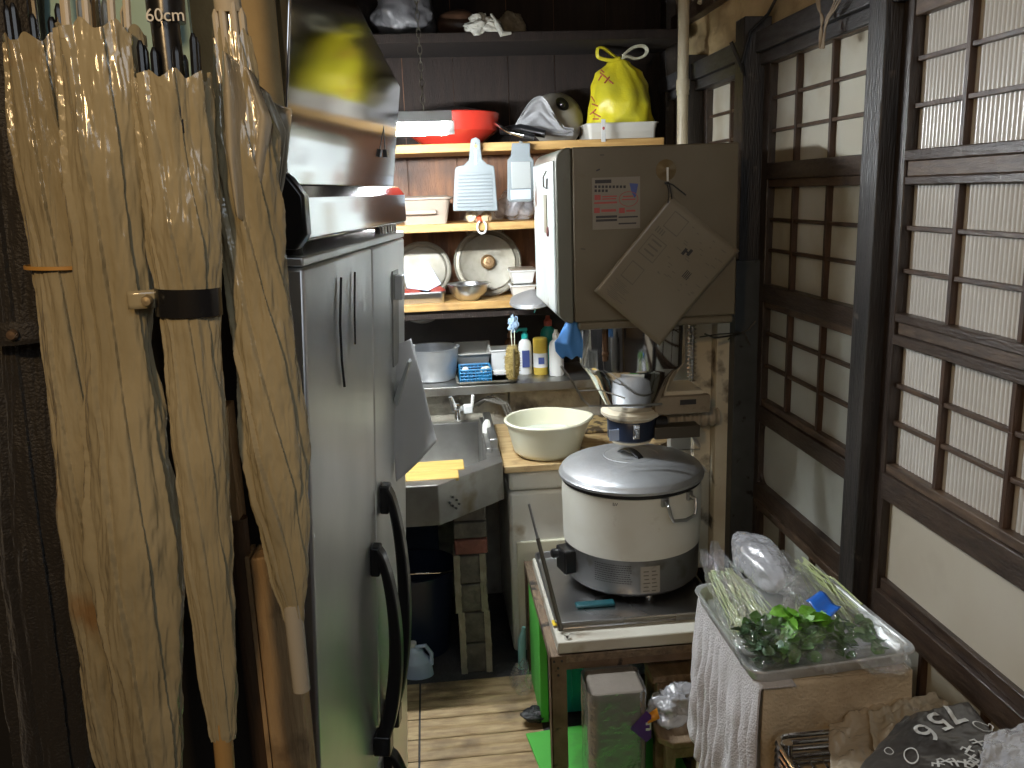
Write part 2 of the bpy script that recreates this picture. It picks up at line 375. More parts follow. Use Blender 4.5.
# right wall above the lintel
g = G(); g.grid(90, 14, lambda u, v: Vector((.985-.012*nv((u*30, v*5, 1), 1), -1.5+4.92*u, 1.945+.17*v)))
g.box(1.02, 1.06, -1.5, 3.42, 1.9, 2.75)
struct(g, 'wall_right', mud)
g = G(); g.box(.95, 1.03, -1.5, 3.42, 2.115, 2.165); struct(g, 'trim_4', dark_wood, .003)
g = G()
for i in range(12): g.box(.97, 1.0, -1.4+.41*i+.002, -1.4+.41*(i+1)-.002, 2.165, 2.75)
struct(g, 'trim_5', M('upper_boards', (.16, .10, .055), .6, col2=(.09, .055, .03), scale=8, stretch=(1, 5, 1)), .002)
lint = M('lintel_wood', (.075, .075, .078), .45, col2=(.045, .042, .042), scale=16, stretch=(6, 1, 6), bump=.25)
g = G(); g.box(.925, 1.02, 1.77, 3.42, 1.90, 1.955); g.box(.94, 1.02, 1.77, 3.42, 1.868, 1.90)
g.box(.925, 1.02, -1.5, 1.70, 1.885, 1.955); struct(g, 'trim_6', lint, .003)
# black posts
g = G(); g.box(.915, 1.02, 1.695, 1.765, 0, 2.75); struct(g, 'trim_7', black_post, .003)
g = G(); g.box(.892, .97, 2.40, 2.47, .58, 1.995); g.box(.93, 1.02, 2.44, 2.52, 0, 2.0); struct(g, 'trim_8', black_post, .003)
metal_post = M('grey_steel_post', (.085, .09, .088), .5, .3, col2=(.055, .057, .055), scale=9, dirt=(.02, .016, .012), dscale=26, dlo=.64, dhi=.7)
g = G(); g.box(.880, .952, 2.385, 2.41, 0, 1.335); g.box(.880, .886, 2.41, 2.47, 0, 1.335); struct(g, 'trim_9', metal_post, .0015)
g = G(); g.box(.955, .972, 2.36, 2.395, .35, 1.21); struct(g, 'trim_10', M('grey_white_strip', (.52, .52, .49), .4, dirt=(.3, .28, .24), dscale=8), .003)
g = G(); g.box(.90, .99, 2.99, 3.07, 0, 1.985); struct(g, 'trim_11', black_post, .003)
g = G(); g.box(.93, 1.0, 3.32, 3.40, 0, 2.75); struct(g, 'trim_12', black_post, .003)
# door leaf builder ---------------------------------------------------
def leaf(name, y0, y1, cols, tiers, solids, stile, panes_m, rows_m, plane=WX, ribs=False, bottom=.03):
    """y range inside the stiles; tiers: (z_top, z_bot, rows[list of z], material); solids: rails (z1, z0, proud, material)"""
    root = bpy.data.objects.new(name, None); COL.objects.link(root); root.location = (plane, (y0+y1)/2, 0)
    root['kind'] = 'structure'
    for a, b in ((y0-stile, y0), (y1, y1+stile)):
        build(G().box(plane-.02, plane+.016, a, b, .02, 1.90), 'stile', dark_wood_v, root, bevel=.003)
    for z1, z0, pr, mt in solids:
        build(G().box(plane-.018-pr, plane+.014, y0, y1, z0, z1), 'rail', mt, root, bevel=.002)
    for zt, zb, rows, kind in tiers:
        if kind == 'panel':
            build(G().box(plane-.002, plane+.006, y0, y1, zb, zt), 'pane', rows, root)
            continue
        if ribs and kind is ribbed:
            n = int((y1-y0)/.0118)
            h = G().grid(n*8+1, 2, lambda u, v: Vector((plane+.004-.0026*abs(math.sin(PI*u*n)), y0+(y1-y0)*u, zb+(zt-zb)*v)))
            h.box(plane+.006, plane+.009, y0, y1, zb, zt)
            build(h, 'pane', ribbed, root, ang=60)
        else:
            h = G().grid(24, 16, lambda u, v: Vector((plane+.003-.003*nv((u*3, v*3, zt), 1), y0+(y1-y0)*u, zb+(zt-zb)*v)))
            h.box(plane+.006, plane+.009, y0, y1, zb, zt)
            build(h, 'pane', kind, root)
        for c in cols:
            build(G().box(plane-.012, plane+.004, c-.006, c+.006, zb, zt), 'upright_bar', lattice_wood_v, root, bevel=.001)
        for z in rows:
            build(G().box(plane-.009, plane+.004, y0, y1, z-.0045, z+.0045), 'cross_bar', lattice_wood, root, bevel=.001)
    return root
leaf('door_1', .62, 1.655, [1.49, 1.29, 1.09, .89, .75], [
    (1.852, 1.604, [1.774, 1.687], ribbed), (1.537, 1.280, [1.452, 1.366], ribbed), (1.126, .955, [1.045], ribbed), (1.215, 1.126, [1.126], ribbed),
    (.879, .691, pane_plain, 'panel'), (.600, .25, [.46], pane_paper)],
    [(1.90, 1.852, .0, brown_rail), (1.604, 1.583, .004, dark_wood), (1.583, 1.553, -.004, brown_rail), (1.553, 1.537, .0, dark_wood),
     (1.28, 1.262, .002, dark_wood), (1.262, 1.236, -.006, brown_rail), (1.236, 1.215, .004, dark_wood),
     (.955, .935, .0, brown_rail), (.935, .879, .008, dark_wood), (.691, .665, -.004, dark_wood), (.665, .612, .008, dark_wood), (.612, .600, .0, brown_rail), (.25, .02, .004, dark_wood)],
    .04, None, None, ribs=True)
# the lower small panes of this leaf are smooth
DOOR2 = leaf('door_2', 1.815, 2.355, [2.2, 2.005], [
    (1.866, 1.604, [1.777, 1.69], pane_paper), (1.538, 1.268, [1.45, 1.365], pane_paper), (1.20, .93, [1.125, 1.03], pane_frost),
    (.862, .672, pane_frost, 'panel'), (.585, .22, [.40], pane_frost)],
    [(1.90, 1.866, .0, brown_rail), (1.604, 1.56, .004, dark_wood), (1.56, 1.538, -.004, brown_rail),
     (1.268, 1.22, .005, dark_wood), (1.22, 1.20, -.003, brown_rail), (.93, .91, -.003, brown_rail), (.91, .862, .006, dark_wood),
     (.672, .62, .006, dark_wood), (.62, .604, .012, brown_rail), (.604, .585, .0, brown_rail), (.22, .02, .004, dark_wood)],
    .04, None, None)
# rounded corners of the frosted panel
for (yy, zz, sy, sz) in ((1.815, .862, 1, -1), (1.815, .672, 1, 1), (2.355, .862, -1, -1), (2.355, .672, -1, 1)):
    rr = .035; pts = [(yy, zz)]+[(yy+sy*rr*(1-math.sin(R(a))), zz+sz*rr*(1-math.cos(R(a)))) for a in range(0, 91, 10)]
    if sy*sz > 0: pts.reverse()
    build(G().prism(pts, .014, Matrix(((0, 0, 1, WX-.012), (1, 0, 0, 0), (0, 1, 0, 0), (0, 0, 0, 1)))), 'corner_fillet', dark_wood_v, DOOR2)
leaf('door_3', 2.54, 2.95, [2.74], [
    (1.866, 1.604, [1.777, 1.69], pane_paper), (1.538, .9, [1.45, 1.365, 1.2, 1.05], pane_paper), (.86, .1, pane_plain, 'panel')],
    [(1.90, 1.866, .0, dark_wood), (1.604, 1.538, .004, dark_wood), (.9, .86, .0, dark_wood), (.1, .02, 0, dark_wood)], .04, None, None, plane=.99)
leaf('door_4', 3.10, 3.30, [3.2], [
    (1.75, 1.3, [1.66, 1.5], M('yellowed_pane', (.55, .44, .27), .5, dirt=(.25, .16, .08), dscale=5)), (1.25, .1, dark_room, 'panel')],
    [(1.90, 1.75, .0, dark_wood), (1.3, 1.25, .0, dark_wood)], .03, None, None, plane=.985)

# ------------------------------------------------------------------ floor deck of bamboo slats (lies on the earth floor)
dk = thing('bamboo_deck', 'raised deck of tan bamboo slats on the kitchen floor, beside the green mat', 'floor deck', (.03, 2.0, 0))
for k in range(12):
    y1 = 2.50-k*.098
    def fn(u, v, y1=y1):
        return Vector((-.10+.36*u, y1-.094*v, .0+.0032+.0016*math.sin(v*PI*4)+.001*nv((u*5, y1, v), 2)))
    h = G().grid(16, 17, fn); h.box(-.10, .26, y1-.094, y1, -.0005, .001)
    build(h, 'slat', bamboo, dk)
g = G()
for k in range(12):
    y1 = 2.50-k*.098; g.box(-.30, -.106, y1-.094, y1, 0, .004)
build(g, 'side_slats', bamboo, dk, bevel=.001)

# ================================================================== SHELVES
SY = 3.08
def shelf(name, label, x0, x1, z, th, y0, y1, mt, sag=0):
    def f(h): return h
    g = G().box(x0, x1, y0, y1, z-th, z)
    o = build(g, name, mt, bevel=.003); tag(o, label, 'shelf'); return o
T0, T1, T2, T3, T4 = 2.085, 1.722, 1.447, 1.165, .862
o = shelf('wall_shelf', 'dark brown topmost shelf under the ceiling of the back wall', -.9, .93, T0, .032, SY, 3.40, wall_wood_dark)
o = shelf('wall_shelf', 'yellow pine shelf carrying the yellow bag and the red pan', -.9, .86, T1, .03, SY, 3.40, shelf_wood)
o = shelf('wall_shelf', 'yellow pine shelf below the two hanging graters', -.9, .86, T2, .028, SY, 3.40, shelf_wood)
sh3 = thing('wall_shelf', 'yellow pine shelf carrying the steel bowl and the big round lid', 'shelf', (0, SY, T3))
build(G().box(-.9, .86, SY, 3.37, T3-.028, T3), 'board', shelf_wood, sh3, bevel=.003)
build(G().box(-.9, .86, SY+.015, SY+.045, T3-.06, T3-.028), 'batten', wall_wood_dark, sh3, bevel=.002)
g = G().box(-.9, .80, SY-.04, 3.38, T4-.006, T4); g.box(-.9, .80, SY-.042, SY-.034, T4-.032, T4)
o = build(g, 'sink_shelf', steel_dull, bevel=.002); tag(o, 'long stainless shelf over the sink, below the wooden shelves', 'shelf')

# ================================================================== FLUORESCENT LAMP
LY = 2.42
lp = thing('fluorescent_lamp', 'lit white fluorescent lamp hanging on a chain beside the fridge', 'lamp', (-.2, LY, 1.8))
e = at(452, 128, Y=LY)
build(G().prism([(-.045, -.012), (.045, -.012), (.03, .018), (-.03, .018)], .66, Matrix(((0, 0, 1, e.x-.66), (1, 0, 0, LY), (0, 1, 0, 1.752), (0, 0, 0, 1)))), 'housing', white_plastic, lp, bevel=.002)
build(G().tube([(e.x-.64, LY, 1.722), (e.x-.015, LY, 1.722)], .014, 20), 'tube', tube_m, lp)
build(G().tube([(e.x-.015, LY, 1.722), (e.x+.004, LY, 1.722)], .013, 16).box(e.x-.004, e.x+.006, LY-.01, LY+.01, 1.71, 1.745), 'socket', white_plastic, lp)
build(G().box(e.x-.665, e.x-.635, LY-.012, LY+.012, 1.70, 1.745), 'socket', white_plastic, lp)
def chain(pa, pb, parent, name='chain', link=.026, r=.0016):
    pa = Vector(pa); pb = Vector(pb); n = int((pb-pa).length/(link*.8)); g = G()
    for i in range(n):
        c = pa.lerp(pb, (i+.5)/n); w = .0055
        ax = Vector((1, 0, 0)) if i % 2 else Vector((0, 1, 0))
        pts = []
        for k in range(13):
            a = 2*PI*k/12
            pts.append(c+ax*w*math.cos(a)+Vector((0, 0, 1))*(link/2*math.sin(a)))
        g.tube(pts, r, 6)
    return build(g, name, alu_old, parent)
ca = at(424, 118, Y=LY); chain((ca.x, LY, 1.77), (ca.x-.01, LY, 2.74), lp)
chain((ca.x-.5, LY, 1.77), (ca.x-.51, LY, 2.74), lp)

# ================================================================== FRIDGE
YAW = -math.atan2(.116, .735); LEAN = .055
axis = Matrix.Rotation(YAW, 4, 'Z') @ Matrix.Rotation(LEAN, 4, 'Y')
topnear = Vector((-.166, 1.165, 1.475))
FM = Matrix.Translation(topnear - (axis @ Vector((0, 0, 1.475)))) @ axis
FW = .745
fr = thing('refrigerator', 'tall stainless steel kitchen refrigerator with long black door handles', 'refrigerator', mat=FM)
build(G().box(-.56, -.03, .004, FW-.004, .03, 1.462), 'body', side_dark, fr, local=True, bevel=.004)
build(G().box(-.555, -.0, .0, FW, 1.462, 1.475), 'top_panel', steel_fridge, fr, local=True, bevel=.003)
SEAM = .42
for (a, b, z0, z1) in ((.0, SEAM-.003, .40, 1.46), (SEAM+.003, FW, .40, 1.46), (.0, SEAM-.002, .06, .39), (SEAM+.002, FW, .06, .39)):
    d = build(G().box(-.03, 0, a, b, z0, z1), 'door', steel_fridge, fr, local=True, bevel=.005)
def fhandle(y, z0, z1, side):
    """long black bow handle: thick feet on the door, a bowed flat grip"""
    n = 26; g = G(); pts = []
    for i in range(n):
        t = i/(n-1); z = lerp(z1, z0, t)
        x = .006 + .040*math.sin(PI*min(1, t*1.02))**.6
        pts.append((x, z))
    w = .016
    v = []; f = []
    for i, (x, z) in enumerate(pts):
        t = i/(n-1); th = lerp(.007, .016, t**.8)
        for (dx, dy) in ((-th, -w), (th, -w), (th, w), (-th, w)): v.append((x+dx, y+dy, z))
    for i in range(n-1):
        for k in range(4): f.append((i*4+k, i*4+(k+1) % 4, (i+1)*4+(k+1) % 4, (i+1)*4+k))
    f += [(0, 1, 2, 3), ((n-1)*4+3, (n-1)*4+2, (n-1)*4+1, (n-1)*4)]
    g.poly(v, f)
    g.box(-.0, .035, y-.018, y+.018, z0-.01, z0+.035)
    g.box(-.0, .018, y-.016, y+.016, z1-.06, z1)
    return build(g, 'handle', black_plastic, fr, local=True, bevel=.004)
fhandle(SEAM-.045, .46, .90, -1); fhandle(SEAM+.05, .46, .99, 1)
fhandle(SEAM-.045, .12, .385, -1); fhandle(SEAM+.05, .12, .385, 1)
# pale panel strip with a slider on the far door
build(G().box(0, .003, .60, .66, 1.20, 1.40), 'name_plate', steel_dull, fr, local=True, bevel=.001)
for y in (.05, .69):
    build(G().lathe([(.018, 0), (.018, .03), (.022, .035)], TR((-.08, y, -.001)), 16), 'foot', black_soft, fr, local=True)
    build(G().lathe([(.018, 0), (.018, .035)], TR((-.55, y, -.032)), 16).lathe([(.012, 0), (.012, .06)], TR((-.55, y, -.03)), 12), 'foot', black_soft, fr, local=True)
def fpt(x, y, z): return FM @ Vector((x, y, z))

# clips and sheets on the far door
def fixbox(name, label, cat, x0, x1, y0, y1, z0, z1, mt, bevel=.002):
    g = G().box(x0, x1, y0, y1, z0, z1, FM); o = build(g, name, mt, bevel=bevel); return tag(o, label, cat)
fixbox('magnet_clip', 'white box-shaped magnet clip high on the fridge door, nearest the back wall', 'magnet clip', .001, .018, .62, .65, 1.34, 1.39, white_plastic)
g = G().prism([(.001, 1.13), (.032, 1.215), (.036, 1.21), (.008, 1.115)], .03, FM @ Matrix(((1, 0, 0, 0), (0, 0, 1, .60), (0, 1, 0, 0), (0, 0, 0, 1))))
o = build(g, 'magnet_clip', M('grey_clip', (.45, .46, .45), .4), bevel=.001); tag(o, 'slanting grey magnet clip that pinches the hanging papers on the fridge', 'magnet clip')
g = G().tube([fpt(.004, .18, 1.43), fpt(.0045, .165, 1.36), fpt(.0045, .17, 1.30), fpt(.004, .185, 1.255)], .0022, 6)
g.tube([fpt(.004, .27, 1.43), fpt(.0045, .26, 1.36), fpt(.004, .262, 1.31)], .0018, 6)
o = build(g, 'cord_loop', black_soft); tag(o, 'thin black cords stuck to the upper fridge door', 'cord')
# papers hanging off the far edge of the door
def papersheet(label, A, B, Cc, D, mt, seed):
    A, B, Cc, D = map(Vector, (A, B, Cc, D))
    def fn(u, v):
        p = A.lerp(B, u).lerp(D.lerp(Cc, u), v)
        return p + Vector((0, 1, 0))*(.012*nv((u*2.5, v*2+seed, seed), 1)+.010*math.sin(u*5+v*2+seed))
    o = build(G().grid(18, 26, fn), 'paper_sheet', mt, solid=.0006); return o
PY = 1.78
o = papersheet('', at(384, 350, Y=PY-.02), at(411, 338, Y=PY+.09), at(437, 443, Y=PY+.07), at(396, 482, Y=PY-.02), paper_m, 1)
tag(o, 'large grey note sheet with bent lower corner hanging from the fridge door', 'paper')
o = papersheet('', at(388, 352, Y=PY+.03), at(414, 345, Y=PY+.13), at(424, 400, Y=PY+.14), at(394, 420, Y=PY+.04), paper_m, 3)
tag(o, 'small note sheet tucked behind the large one on the fridge', 'paper')

# ================================================================== STAINLESS UNIT ON THE FRIDGE
UM = Matrix.Translation((-.175, 1.165, 0)) @ Matrix.Rotation(YAW, 4, 'Z')
un = thing('ventilation_hood', 'mirror-like stainless hood cabinet resting on top of the fridge', 'hood', mat=UM @ Matrix.Translation((0, 0, 1.49)))
def uprism(pts_yz, x0, x1):
    mx = UM @ Matrix(((0, 0, 1, x0), (1, 0, 0, 0), (0, 1, 0, 0), (0, 0, 0, 1)))
    return G().prism(pts_yz, x1-x0, mx)
g = uprism([(.0, 1.565), (FW-.01, 1.55), (FW-.0, 1.775), (.335, 1.858), (0, 1.93)], -.5, 0)
for v in g.bm.verts:                # the face overhangs slightly
    lv = UM.inverted() @ v.co
    if lv.x > -.1:
        lv.x += (lv.z-1.56)*.13-.008; v.co = UM @ lv
build(g, 'cabinet', steel_mirror, un, bevel=.003)
g = uprism([(-.002, 1.565), (-.002, 1.93), (-.012, 1.94), (-.012, 1.56)], -.5, .0)
build(g, 'edge_trim', black_plastic, un, bevel=.001)
g = G().prism([(.018, 1.497), (.018, 1.552), (.004, 1.57), (-.30, 1.57), (-.30, 1.497), (.006, 1.492)], FW-.02, UM @ Matrix(((1, 0, 0, 0), (0, 0, 1, .008), (0, 1, 0, 0), (0, 0, 0, 1))))
build(g, 'front_ledge', steel_mirror, un, bevel=.003)
for y in (-.018,):
    g = G().prism([(.022, 1.505), (.022, 1.555), (.006, 1.578), (-.02, 1.60), (-.06, 1.565), (-.07, 1.53), (-.05, 1.49), (.006, 1.485)], .026, UM @ Matrix(((1, 0, 0, 0), (0, 0, 1, y), (0, 1, 0, 0), (0, 0, 0, 1))))
    build(g, 'end_cap', black_plastic, un, bevel=.004)
build(G().box(.007, .0085, .60, .603, 1.64, 1.70, UM).box(.004, .012, .595, .612, 1.625, 1.64, UM), 'latch', black_plastic, un)
for y in (.03, .60, .66, .71):
    build(G().lathe([(.012, 0), (.012, .02)], UM @ TR((-.012, y, 1.476)), 14), 'foot', black_soft if y == .03 else chrome, un)
build(G().box(-.30, -.25, .02, FW-.02, 1.474, 1.50, UM), 'foot', black_soft, un)

# ================================================================== LEFT SIDE : mud wall, posts, umbrellas
MX = at(281, 80, Y=1.13).x
g = G().grid(14, 40, lambda u, v: Vector((-.75+(MX+.75)*u, 1.13-.006*nv((u*9, v*20, 5), 1), 1.66+.8*v))).box(-.8, MX-.002, 1.135, 1.155, 1.66, 2.7)
struct(g, 'wall_left.001', mud)
ps = at(290, 700, Y=1.08)
g = G().box(ps.x-.026, ps.x+.024, 1.05, 1.10, 0, 1.10); struct(g, 'trim_13', post_wood, .003)
g = G().box(ps.x-.034, ps.x-.028, 1.055, 1.10, 0, 1.10); g.box(ps.x-.046, ps.x-.036, 1.06, 1.10, 0, 1.3)
struct(g, 'trim_14', post_wood, .001)
pp = at(250, 650, Y=1.06)
g = G().tube([(pp.x, 1.07, 0), (pp.x-.006, 1.07, .5), (pp.x, 1.07, 1.15)], .013, 16); struct(g, 'trim_15', pole_wood)
g = G().box(-.235, -.222, 1.09, 1.125, 0, 1.62); struct(g, 'trim_16', pole_wood)
cb = build(G().box(-.60, -.245, 1.02, 1.03, 1.66, 2.2), 'wall_board', cyan_board); tag(cb, 'pale cyan board glimpsed behind the umbrella handles', 'board')
g = G().tube([(-1.3, .80, 1.905), (.0, .80, 1.905)], .011, 14)
for x in (-1.2, -.02): g.tube([(x, .80, 1.905), (x, .80, 2.75)], .007, 10)
rl = build(g, 'hanging_rail', dark_wood); tag(rl, 'rail above the picture edge from which the umbrellas hang', 'rail')

def umbrella(label, top, bot, prof, mt, seed, grip_m, tip_m, twist=1.2, ferr=.09, tipr=.9, shaft_up=.20, gripdy=.05, crush=.0, nf=8, ferr_m=None, shaft_m=None, amp=.2):
    top = Vector(top); bot = Vector(bot); Lc = (bot-top).length
    A = align(bot, top)                      # local z from ferrule end to handle end
    rt = thing('umbrella', label, 'umbrella', bot)
    rnd = random.Random(seed)
    seg = 220; nz = 260; v = []; f = []
    ph0 = rnd.uniform(0, 6)
    for j in range(nz):
        t = j/(nz-1); z = Lc*(1-t); r = plerp(prof, t)
        for k in range(seg):
            th = 2*PI*k/seg
            fold = ((nf*(th + twist*(1-t)*2 + ph0)/(2*PI)) % 1.0)
            saw = fold**.8 if fold < .93 else .93**.8*(1-sst((fold-.93)/.07))
            rr = r*(1 + amp*(saw-.62)) 
            wr = noise.noise(Vector((math.cos(th)*1.6, math.sin(th)*1.6, t*7+seed)))*.16 + noise.noise(Vector((math.cos(th)*4+9, math.sin(th)*4, t*16+seed)))*.09
            q3 = Vector((math.cos(th)*3+t*4, math.sin(th)*3-t*3, t*13+seed))
            wr += .09*(.5-abs(noise.noise(q3))*2)**2*(1 if rr > 0 else 1) - .03
            wr += .025*(.5-abs(noise.noise(q3*2.7))*2)
            rr *= 1+wr*(1-.5*min(1, max(0, (t-.93)/.05)))
            zz = z
            if t < .012: zz += .004*math.sin(8*th+ph0) + .004*noise.noise(Vector((th*3, seed, 0)))
            v.append(A @ Vector((rr*math.cos(th), rr*math.sin(th)*.75, zz)))
    for j in range(nz-1):
        for k in range(seg): f.append((j*seg+k, j*seg+(k+1) % seg, (j+1)*seg+(k+1) % seg, (j+1)*seg+k))
    f.append(tuple((nz-1)*seg+k for k in range(seg)))
    build(G().poly(v, f), 'canopy', mt, rt, ang=50)
    r0 = plerp(prof, 0)*tipr
    for i in range(8):
        a = 2*PI*(i+.5)/8+ph0; p = A @ Vector((r0*math.cos(a)*.8, r0*math.sin(a)*.6, Lc-.05)); q = A @ Vector((r0*math.cos(a)*.82, r0*math.sin(a)*.62, Lc+.018+rnd.uniform(-.004, .012)))
        build(G().tube([p, q, q+(q-p)*.08], [.0034, .0036, .0015], 8), 'rib_tip', tip_m, rt)
    s0 = A @ Vector((0, 0, Lc-.1)); s1 = A @ Vector((0, 0, Lc+gripdy+.02))
    build(G().tube([s0, s1], .0045, 10), 'shaft', shaft_m or chrome, rt)
    # J handle hooked over the rail
    g0 = A @ Vector((0, 0, Lc+gripdy)); hook = Vector((g0.x, .80, 1.905)); pts = [g0, Vector((g0.x, g0.y, 1.86))]
    rr = .034
    pts = [g0, g0.lerp(Vector((g0.x, .80+rr, 1.905)), .5), Vector((g0.x, .80+rr, 1.90))]
    for k in range(1, 9):
        a = PI*k/8; pts.append(Vector((g0.x, .80+rr*math.cos(a), 1.892+rr*math.sin(a)))) 
    build(G().tube(pts, .0125, 14), 'handle', grip_m, rt)
    if ferr:
        b0 = A @ Vector((0, 0, .03)); b1 = A @ Vector((0, 0, -ferr))
        build(G().tube([b0, b1], [.0105, .0098], 16), 'ferrule', ferr_m or grip_m, rt)
    return rt, A, Lc
def band(rt, A, z, r, h, mt, name, sy=.75, th=.002):
    n = 60; v = []
    g = G().lathe([(r, -h/2), (r+th, -h/2), (r+th, h/2), (r, h/2), (r, -h/2)], A @ TR((0, 0, z)), 60, sy)
    return build(g, name, mt, rt)
U1, A1, L1 = umbrella('clear vinyl umbrella with thin orange rubber band, leftmost of the clear ones', at(36, 40, Y=.90), at(131, 850, Y=.90),
    [(0, .030), (.12, .034), (.3, .0285), (.36, .030), (.55, .033), (.8, .032), (1, .014)], vinyl_b, 3, black_plastic, black_plastic, 1.0, amp=.16)
band(U1, A1, L1*(1-.238), .0335, .0035, M('rubber_band', (.50, .26, .06), .5), 'rubber_band', .8)
U2, A2, L2 = umbrella('widest clear vinyl umbrella with white handle tips and a studded tie strap', at(97, 28, Y=.85), at(160, 860, Y=.85),
    [(0, .037), (.1, .037), (.24, .036), (.33, .031), (.42, .038), (.6, .042), (.8, .036), (1, .014)], vinyl, 11, grip_white, grip_white, .8, amp=.16)
t0 = at(140, 300, Y=.815); 
b = build(G().grid(14, 5, lambda u, v: Vector(t0)+Vector((-.012+.034*u, .002-.004*u*(1-u)+.012*u*u, .0085*(1-2*v)))), 'strap', vinyl, U2, solid=.0008)
build(G().lathe([(.0001, .004), (.004, .0035), (.0055, 0), (.0055, -.002)], TR(at(147, 301, Y=.809), rx=90), 20), 'button', M('stud', (.45, .36, .22), .35, .6), b)
U3, A3, L3 = umbrella('slim clear vinyl umbrella with black tape band and black rib tips', at(171, 76, Y=.83), at(223, 738, Y=.83),
    [(0, .033), (.1, .032), (.2, .033), (.33, .026), (.36, .0255), (.5, .028), (.7, .024), (.9, .0185), (.985, .015), (1, .013)], vinyl, 23, black_plastic, black_plastic, 1.0,
    .08, gripdy=.0, amp=.13, ferr_m=M('amber_tip', (.42, .26, .10), .3), shaft_m=black_plastic)
band(U3, A3, L3*(1-.302), .0285, .026, M('black_tape', (.012, .012, .013), .22, coat=.4), 'tape_band', .78)
h0 = at(163, 14, Y=.80)
text_mesh('60cm', .015, TR((h0.x, .806, h0.z), rx=90), ink_white, 'size_print', U3)
build(G().lathe([(.016, 0), (.0165, .02), (.0165, .10)], align(A3 @ Vector((0, 0, L3+.045)), A3 @ Vector((0, 0, L3+.2))), 24), 'runner', black_plastic, U3)
U4, A4, L4 = umbrella('half-open clear vinyl umbrella nearest the fridge, its pale ferrule bare', at(231, 34, Y=.87), at(295, 628, Y=.87),
    [(0, .017), (.07, .020), (.16, .030), (.35, .029), (.5, .031), (.7, .034), (.88, .022), (.97, .012), (1, .009)], vinyl, 31, grip_white, grip_white, 1.6,
    .075, amp=.2, ferr_m=M('pale_ferrule', (.46, .42, .34), .25, coat=.4), gripdy=.02)
# loose, flared panels of the half-open umbrella
def flap(pl, depth, seed):
    pts = [at(x, y, Y=.87-depth) for x, y in pl]
    def fn(u, v):
        i = v*(len(pts)//2-1); k = min(int(i), len(pts)//2-2); t = i-k
        l = pts[k].lerp(pts[k+1], t); n = len(pts)-1
        r = pts[n-k].lerp(pts[n-k-1], t)
        p = l.lerp(r, u)
        return p + Vector((0, 1, 0))*(.012*math.sin(u*PI*3+seed)*(1-.5*v)+.02*u)
    return build(G().grid(40, 30, fn), 'loose_panel', vinyl_flap, U4, solid=.0008)
flap([(228, 60), (225, 110), (232, 190), (246, 255), (262, 262), (276, 190), (283, 130), (266, 92)], .0, 0)
flap([(238, 78), (238, 130), (244, 190), (252, 270), (264, 270), (284, 175), (291, 108), (276, 104)], -.03, 1.5)
flap([(222, 50), (222, 90), (226, 150), (236, 215), (252, 232), (262, 180), (270, 120), (250, 70)], .03, 3)
U5, A5, L5 = umbrella('black folded umbrella at the left edge of the picture with snapped strap', at(-6, -60, Y=1.0), at(66, 900, Y=1.0),
    [(0, .04), (.2, .042), (.4, .036), (.6, .050), (.8, .046), (1, .02)], black_nylon, 47, black_plastic, black_plastic, .7, amp=.22)
b = build(G().grid(14, 5, lambda u, v: at(-20+58*u, 336-4*u, Y=.935)+Vector((0, .012*(u-.5)**2*4, .0125*(1-2*v)))), 'strap', black_nylon, U5, solid=.002)
build(G().lathe([(.0001, .004), (.0045, .0035), (.006, 0), (.006, -.002)], TR(at(12, 335, Y=.930), rx=90), 20), 'button', M('stud_dark', (.22, .15, .10), .35, .6), b)

# ================================================================== SINK
ZS = .72
sk = thing('kitchen_sink', 'worn stainless corner sink with an angled front apron', 'sink', (0, 2.8, .6))
outer = [(-.62, 2.38), (-.009, 2.378), (.198, 2.56), (.198, 3.095), (-.62, 3.095)]
inner = [(-.58, 2.43), (-.03, 2.43), (.150, 2.60), (.150, 3.06), (-.58, 3.06)]
low = [(-.56, 2.72), (-.03, 2.72), (.148, 2.78), (.148, 3.055), (-.56, 3.055)]
g = G(); n = 5
vo = [(x, y, ZS) for x, y in outer]+[(x, y, ZS-.125) for x, y in outer]+[(x, y, ZS) for x, y in inner]+[(x, y, ZS-.015) for x, y in outer]
f = []
for i in range(n):
    j = (i+1) % n
    f.append((i, j, 10+j, 10+i)); f.append((i, j, 5+j, 5+i))
vi = [(x, y, ZS-.26) for x, y in low]
vo += vi; f = [t for t in f]
for i in range(n):
    j = (i+1) % n; f.append((10+i, 10+j, 20+j, 20+i))
f.append(tuple(20+i for i in range(n)))
g.poly(vo, f)
build(g, 'basin', steel_dull, sk, bevel=.003, smooth=False)
build(G().box(.153, .172, 2.66, 3.06, ZS-.004, ZS+.016).box(.168, .196, 2.70, 3.06, ZS-.004, ZS+.035), 'side_rim', steel_dull, sk, bevel=.004)
mx = Matrix(((1, 0, 0, 0), (0, 0, 1, 2.376), (0, 1, 0, 0), (0, 0, 0, 1)))
g = G()
for x, z in ((.022, .655), (.032, .668), (.03, .642), (.043, .655), (.05, .640), (.04, .63)):
    y = 2.378+(x+.009)/.214*.182-.0035
    g.lathe([(.0035, 0), (.0035, .004)], TR((x, y, z), rx=90, rz=40), 10)
build(g, 'drain_holes', ink_black, sk)
o = build(G().box(-.20, .055, 2.425, 2.50, ZS-.008, ZS+.004).box(-.20, .075, 2.505, 2.60, ZS-.008, ZS+.004), 'cutting_board', board_yellow, bevel=.003)
# it rests on the rim behind
tag(o, 'pair of yellow wooden boards laid across the sink', 'board')
bl = bpy.data.objects.new('x', None); bpy.data.objects.remove(bl)
